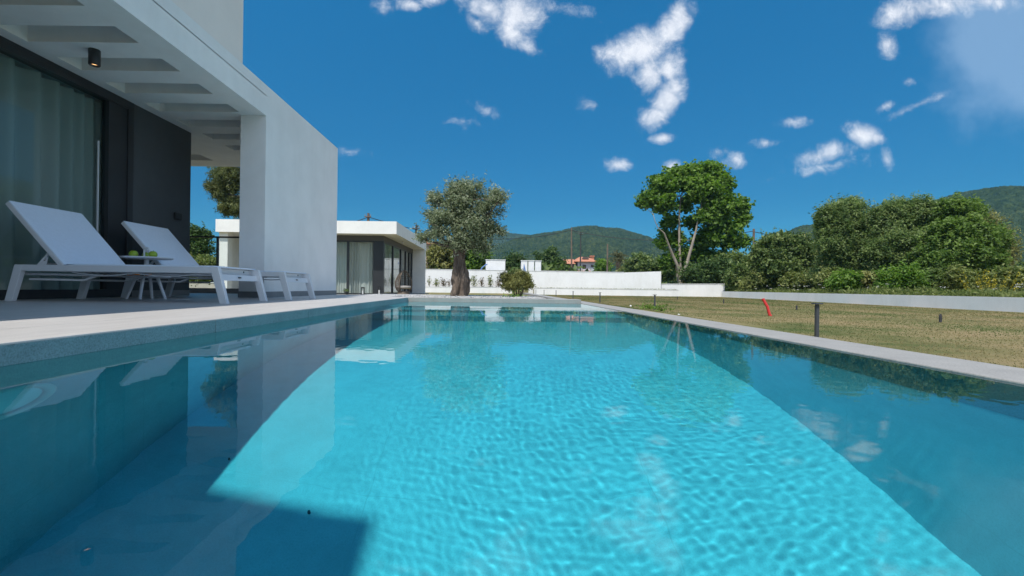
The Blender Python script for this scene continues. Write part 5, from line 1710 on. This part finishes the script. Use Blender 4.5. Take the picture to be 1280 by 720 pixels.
# broad white clouds added out of view, behind and right, to fill shaded faces
n3 = nd(nt, 'ShaderNodeTexNoise', **{'Scale': 2.2, 'Detail': 8.0, 'Roughness': 0.6}); nt.links.new(tc.outputs['Generated'], n3.inputs['Vector'])
bm_ = nd(nt, 'ShaderNodeMapRange', interpolation_type='SMOOTHSTEP'); bm_.inputs[1].default_value = 0.38; bm_.inputs[2].default_value = 0.6
nt.links.new(n3.outputs['Fac'], bm_.inputs[0])
bk = nd(nt, 'ShaderNodeMapRange', interpolation_type='SMOOTHSTEP'); bk.inputs[1].default_value = 0.02; bk.inputs[2].default_value = -0.25
nt.links.new(sp.outputs['Y'], bk.inputs[0])
rt = nd(nt, 'ShaderNodeMapRange', interpolation_type='SMOOTHSTEP'); rt.inputs[1].default_value = 0.80; rt.inputs[2].default_value = 0.93
nt.links.new(sp.outputs['X'], rt.inputs[0])
mx3 = nd(nt, 'ShaderNodeMix', data_type='RGBA'); nt.links.new(mth('MULTIPLY', bm_.outputs[0], mth('MAXIMUM', bk.outputs[0], rt.outputs[0])), mx3.inputs[0])
nt.links.new(mx2.outputs[2], mx3.inputs[6]); mx3.inputs[7].default_value = (CW * 0.98, CW * 1.12, CW * 1.32, 1)
nt.links.new(mx3.outputs[2], bg.inputs['Color'])
bg.inputs['Strength'].default_value = 0.12

sun = bpy.data.lights.new('sun', 'SUN')
sun.energy = 3.5; sun.angle = math.radians(0.53); sun.color = (1.0, 0.95, 0.87)
so_ = bpy.data.objects.new('sun', sun); COL.objects.link(so_)
so_.rotation_euler = Vector((TX, TYs, -1)).to_track_quat('-Z', 'Y').to_euler()
so_.location = (-5, -8, 20)
sun.cycles.is_caustics_light = True
sun.cycles.use_multiple_importance_sampling = False
for o in bpy.data.objects:
    if o.name.split('.')[0] in ('pool_basin', 'pool_steps', 'pool_light', 'lens', 'rim', 'floor_inlet'):
        o.cycles.is_caustics_receiver = True

# ------------------------------------------------------------------ camera and render
cam = bpy.data.cameras.new('camera')
cam.sensor_width = 36; cam.lens = F * 36 / 1280
cam.shift_x = (640 - VX) / 1280
cam.shift_y = (VY - 360) / 1280
cam.clip_start = 0.02; cam.clip_end = 6000
co = bpy.data.objects.new('camera', cam); COL.objects.link(co)
co.location = (0, 0, CAM_Z)
right = Vector((math.cos(ROLL), 0, math.sin(ROLL)))
upv = Vector((-math.sin(ROLL), 0, math.cos(ROLL)))
back = Vector((0, -1, 0))
mtx = Matrix((right, upv, back)).transposed().to_4x4(); mtx.translation = co.location
co.matrix_world = mtx
scene.camera = co

scene.view_settings.view_transform = 'Standard'
scene.view_settings.look = 'None'
scene.view_settings.exposure = 0.5
scene.view_settings.gamma = 1.0
scene.view_settings.use_curve_mapping = False
scene.render.engine = 'CYCLES'
cy = scene.cycles
cy.max_bounces = 10; cy.diffuse_bounces = 4; cy.glossy_bounces = 5; cy.transmission_bounces = 8; cy.transparent_max_bounces = 16
cy.caustics_refractive = True; cy.caustics_reflective = False
cy.sample_clamp_indirect = 6.0
cy.blur_glossy = 0.3
cy.use_denoising = True
try:
    cy.denoiser = 'OPENIMAGEDENOISE'
    cy.denoising_input_passes = 'RGB_ALBEDO_NORMAL'
except Exception as ex:
    print('denoiser', ex)

# ------------------------------------------------------------------ air
mb = MB(); mb.box(-1900, 1900, -600, 3300, -2.7, 178)
hz_m = bpy.data.materials.new('pale_air'); hz_m.use_nodes = True
hn = hz_m.node_tree
hn.nodes.remove(hn.nodes['Principled BSDF'])
pv = hn.nodes.new('ShaderNodeVolumePrincipled')
pv.inputs['Color'].default_value = (0.32, 0.66, 1.0, 1)
pv.inputs['Density'].default_value = 0.00016
pv.inputs['Anisotropy'].default_value = 0.0
hn.links.new(pv.outputs[0], hn.nodes['Material Output'].inputs['Volume'])
tag(mb.build('haze', hz_m), 'thin pale air over the land towards the hills', None, None, 'stuff')
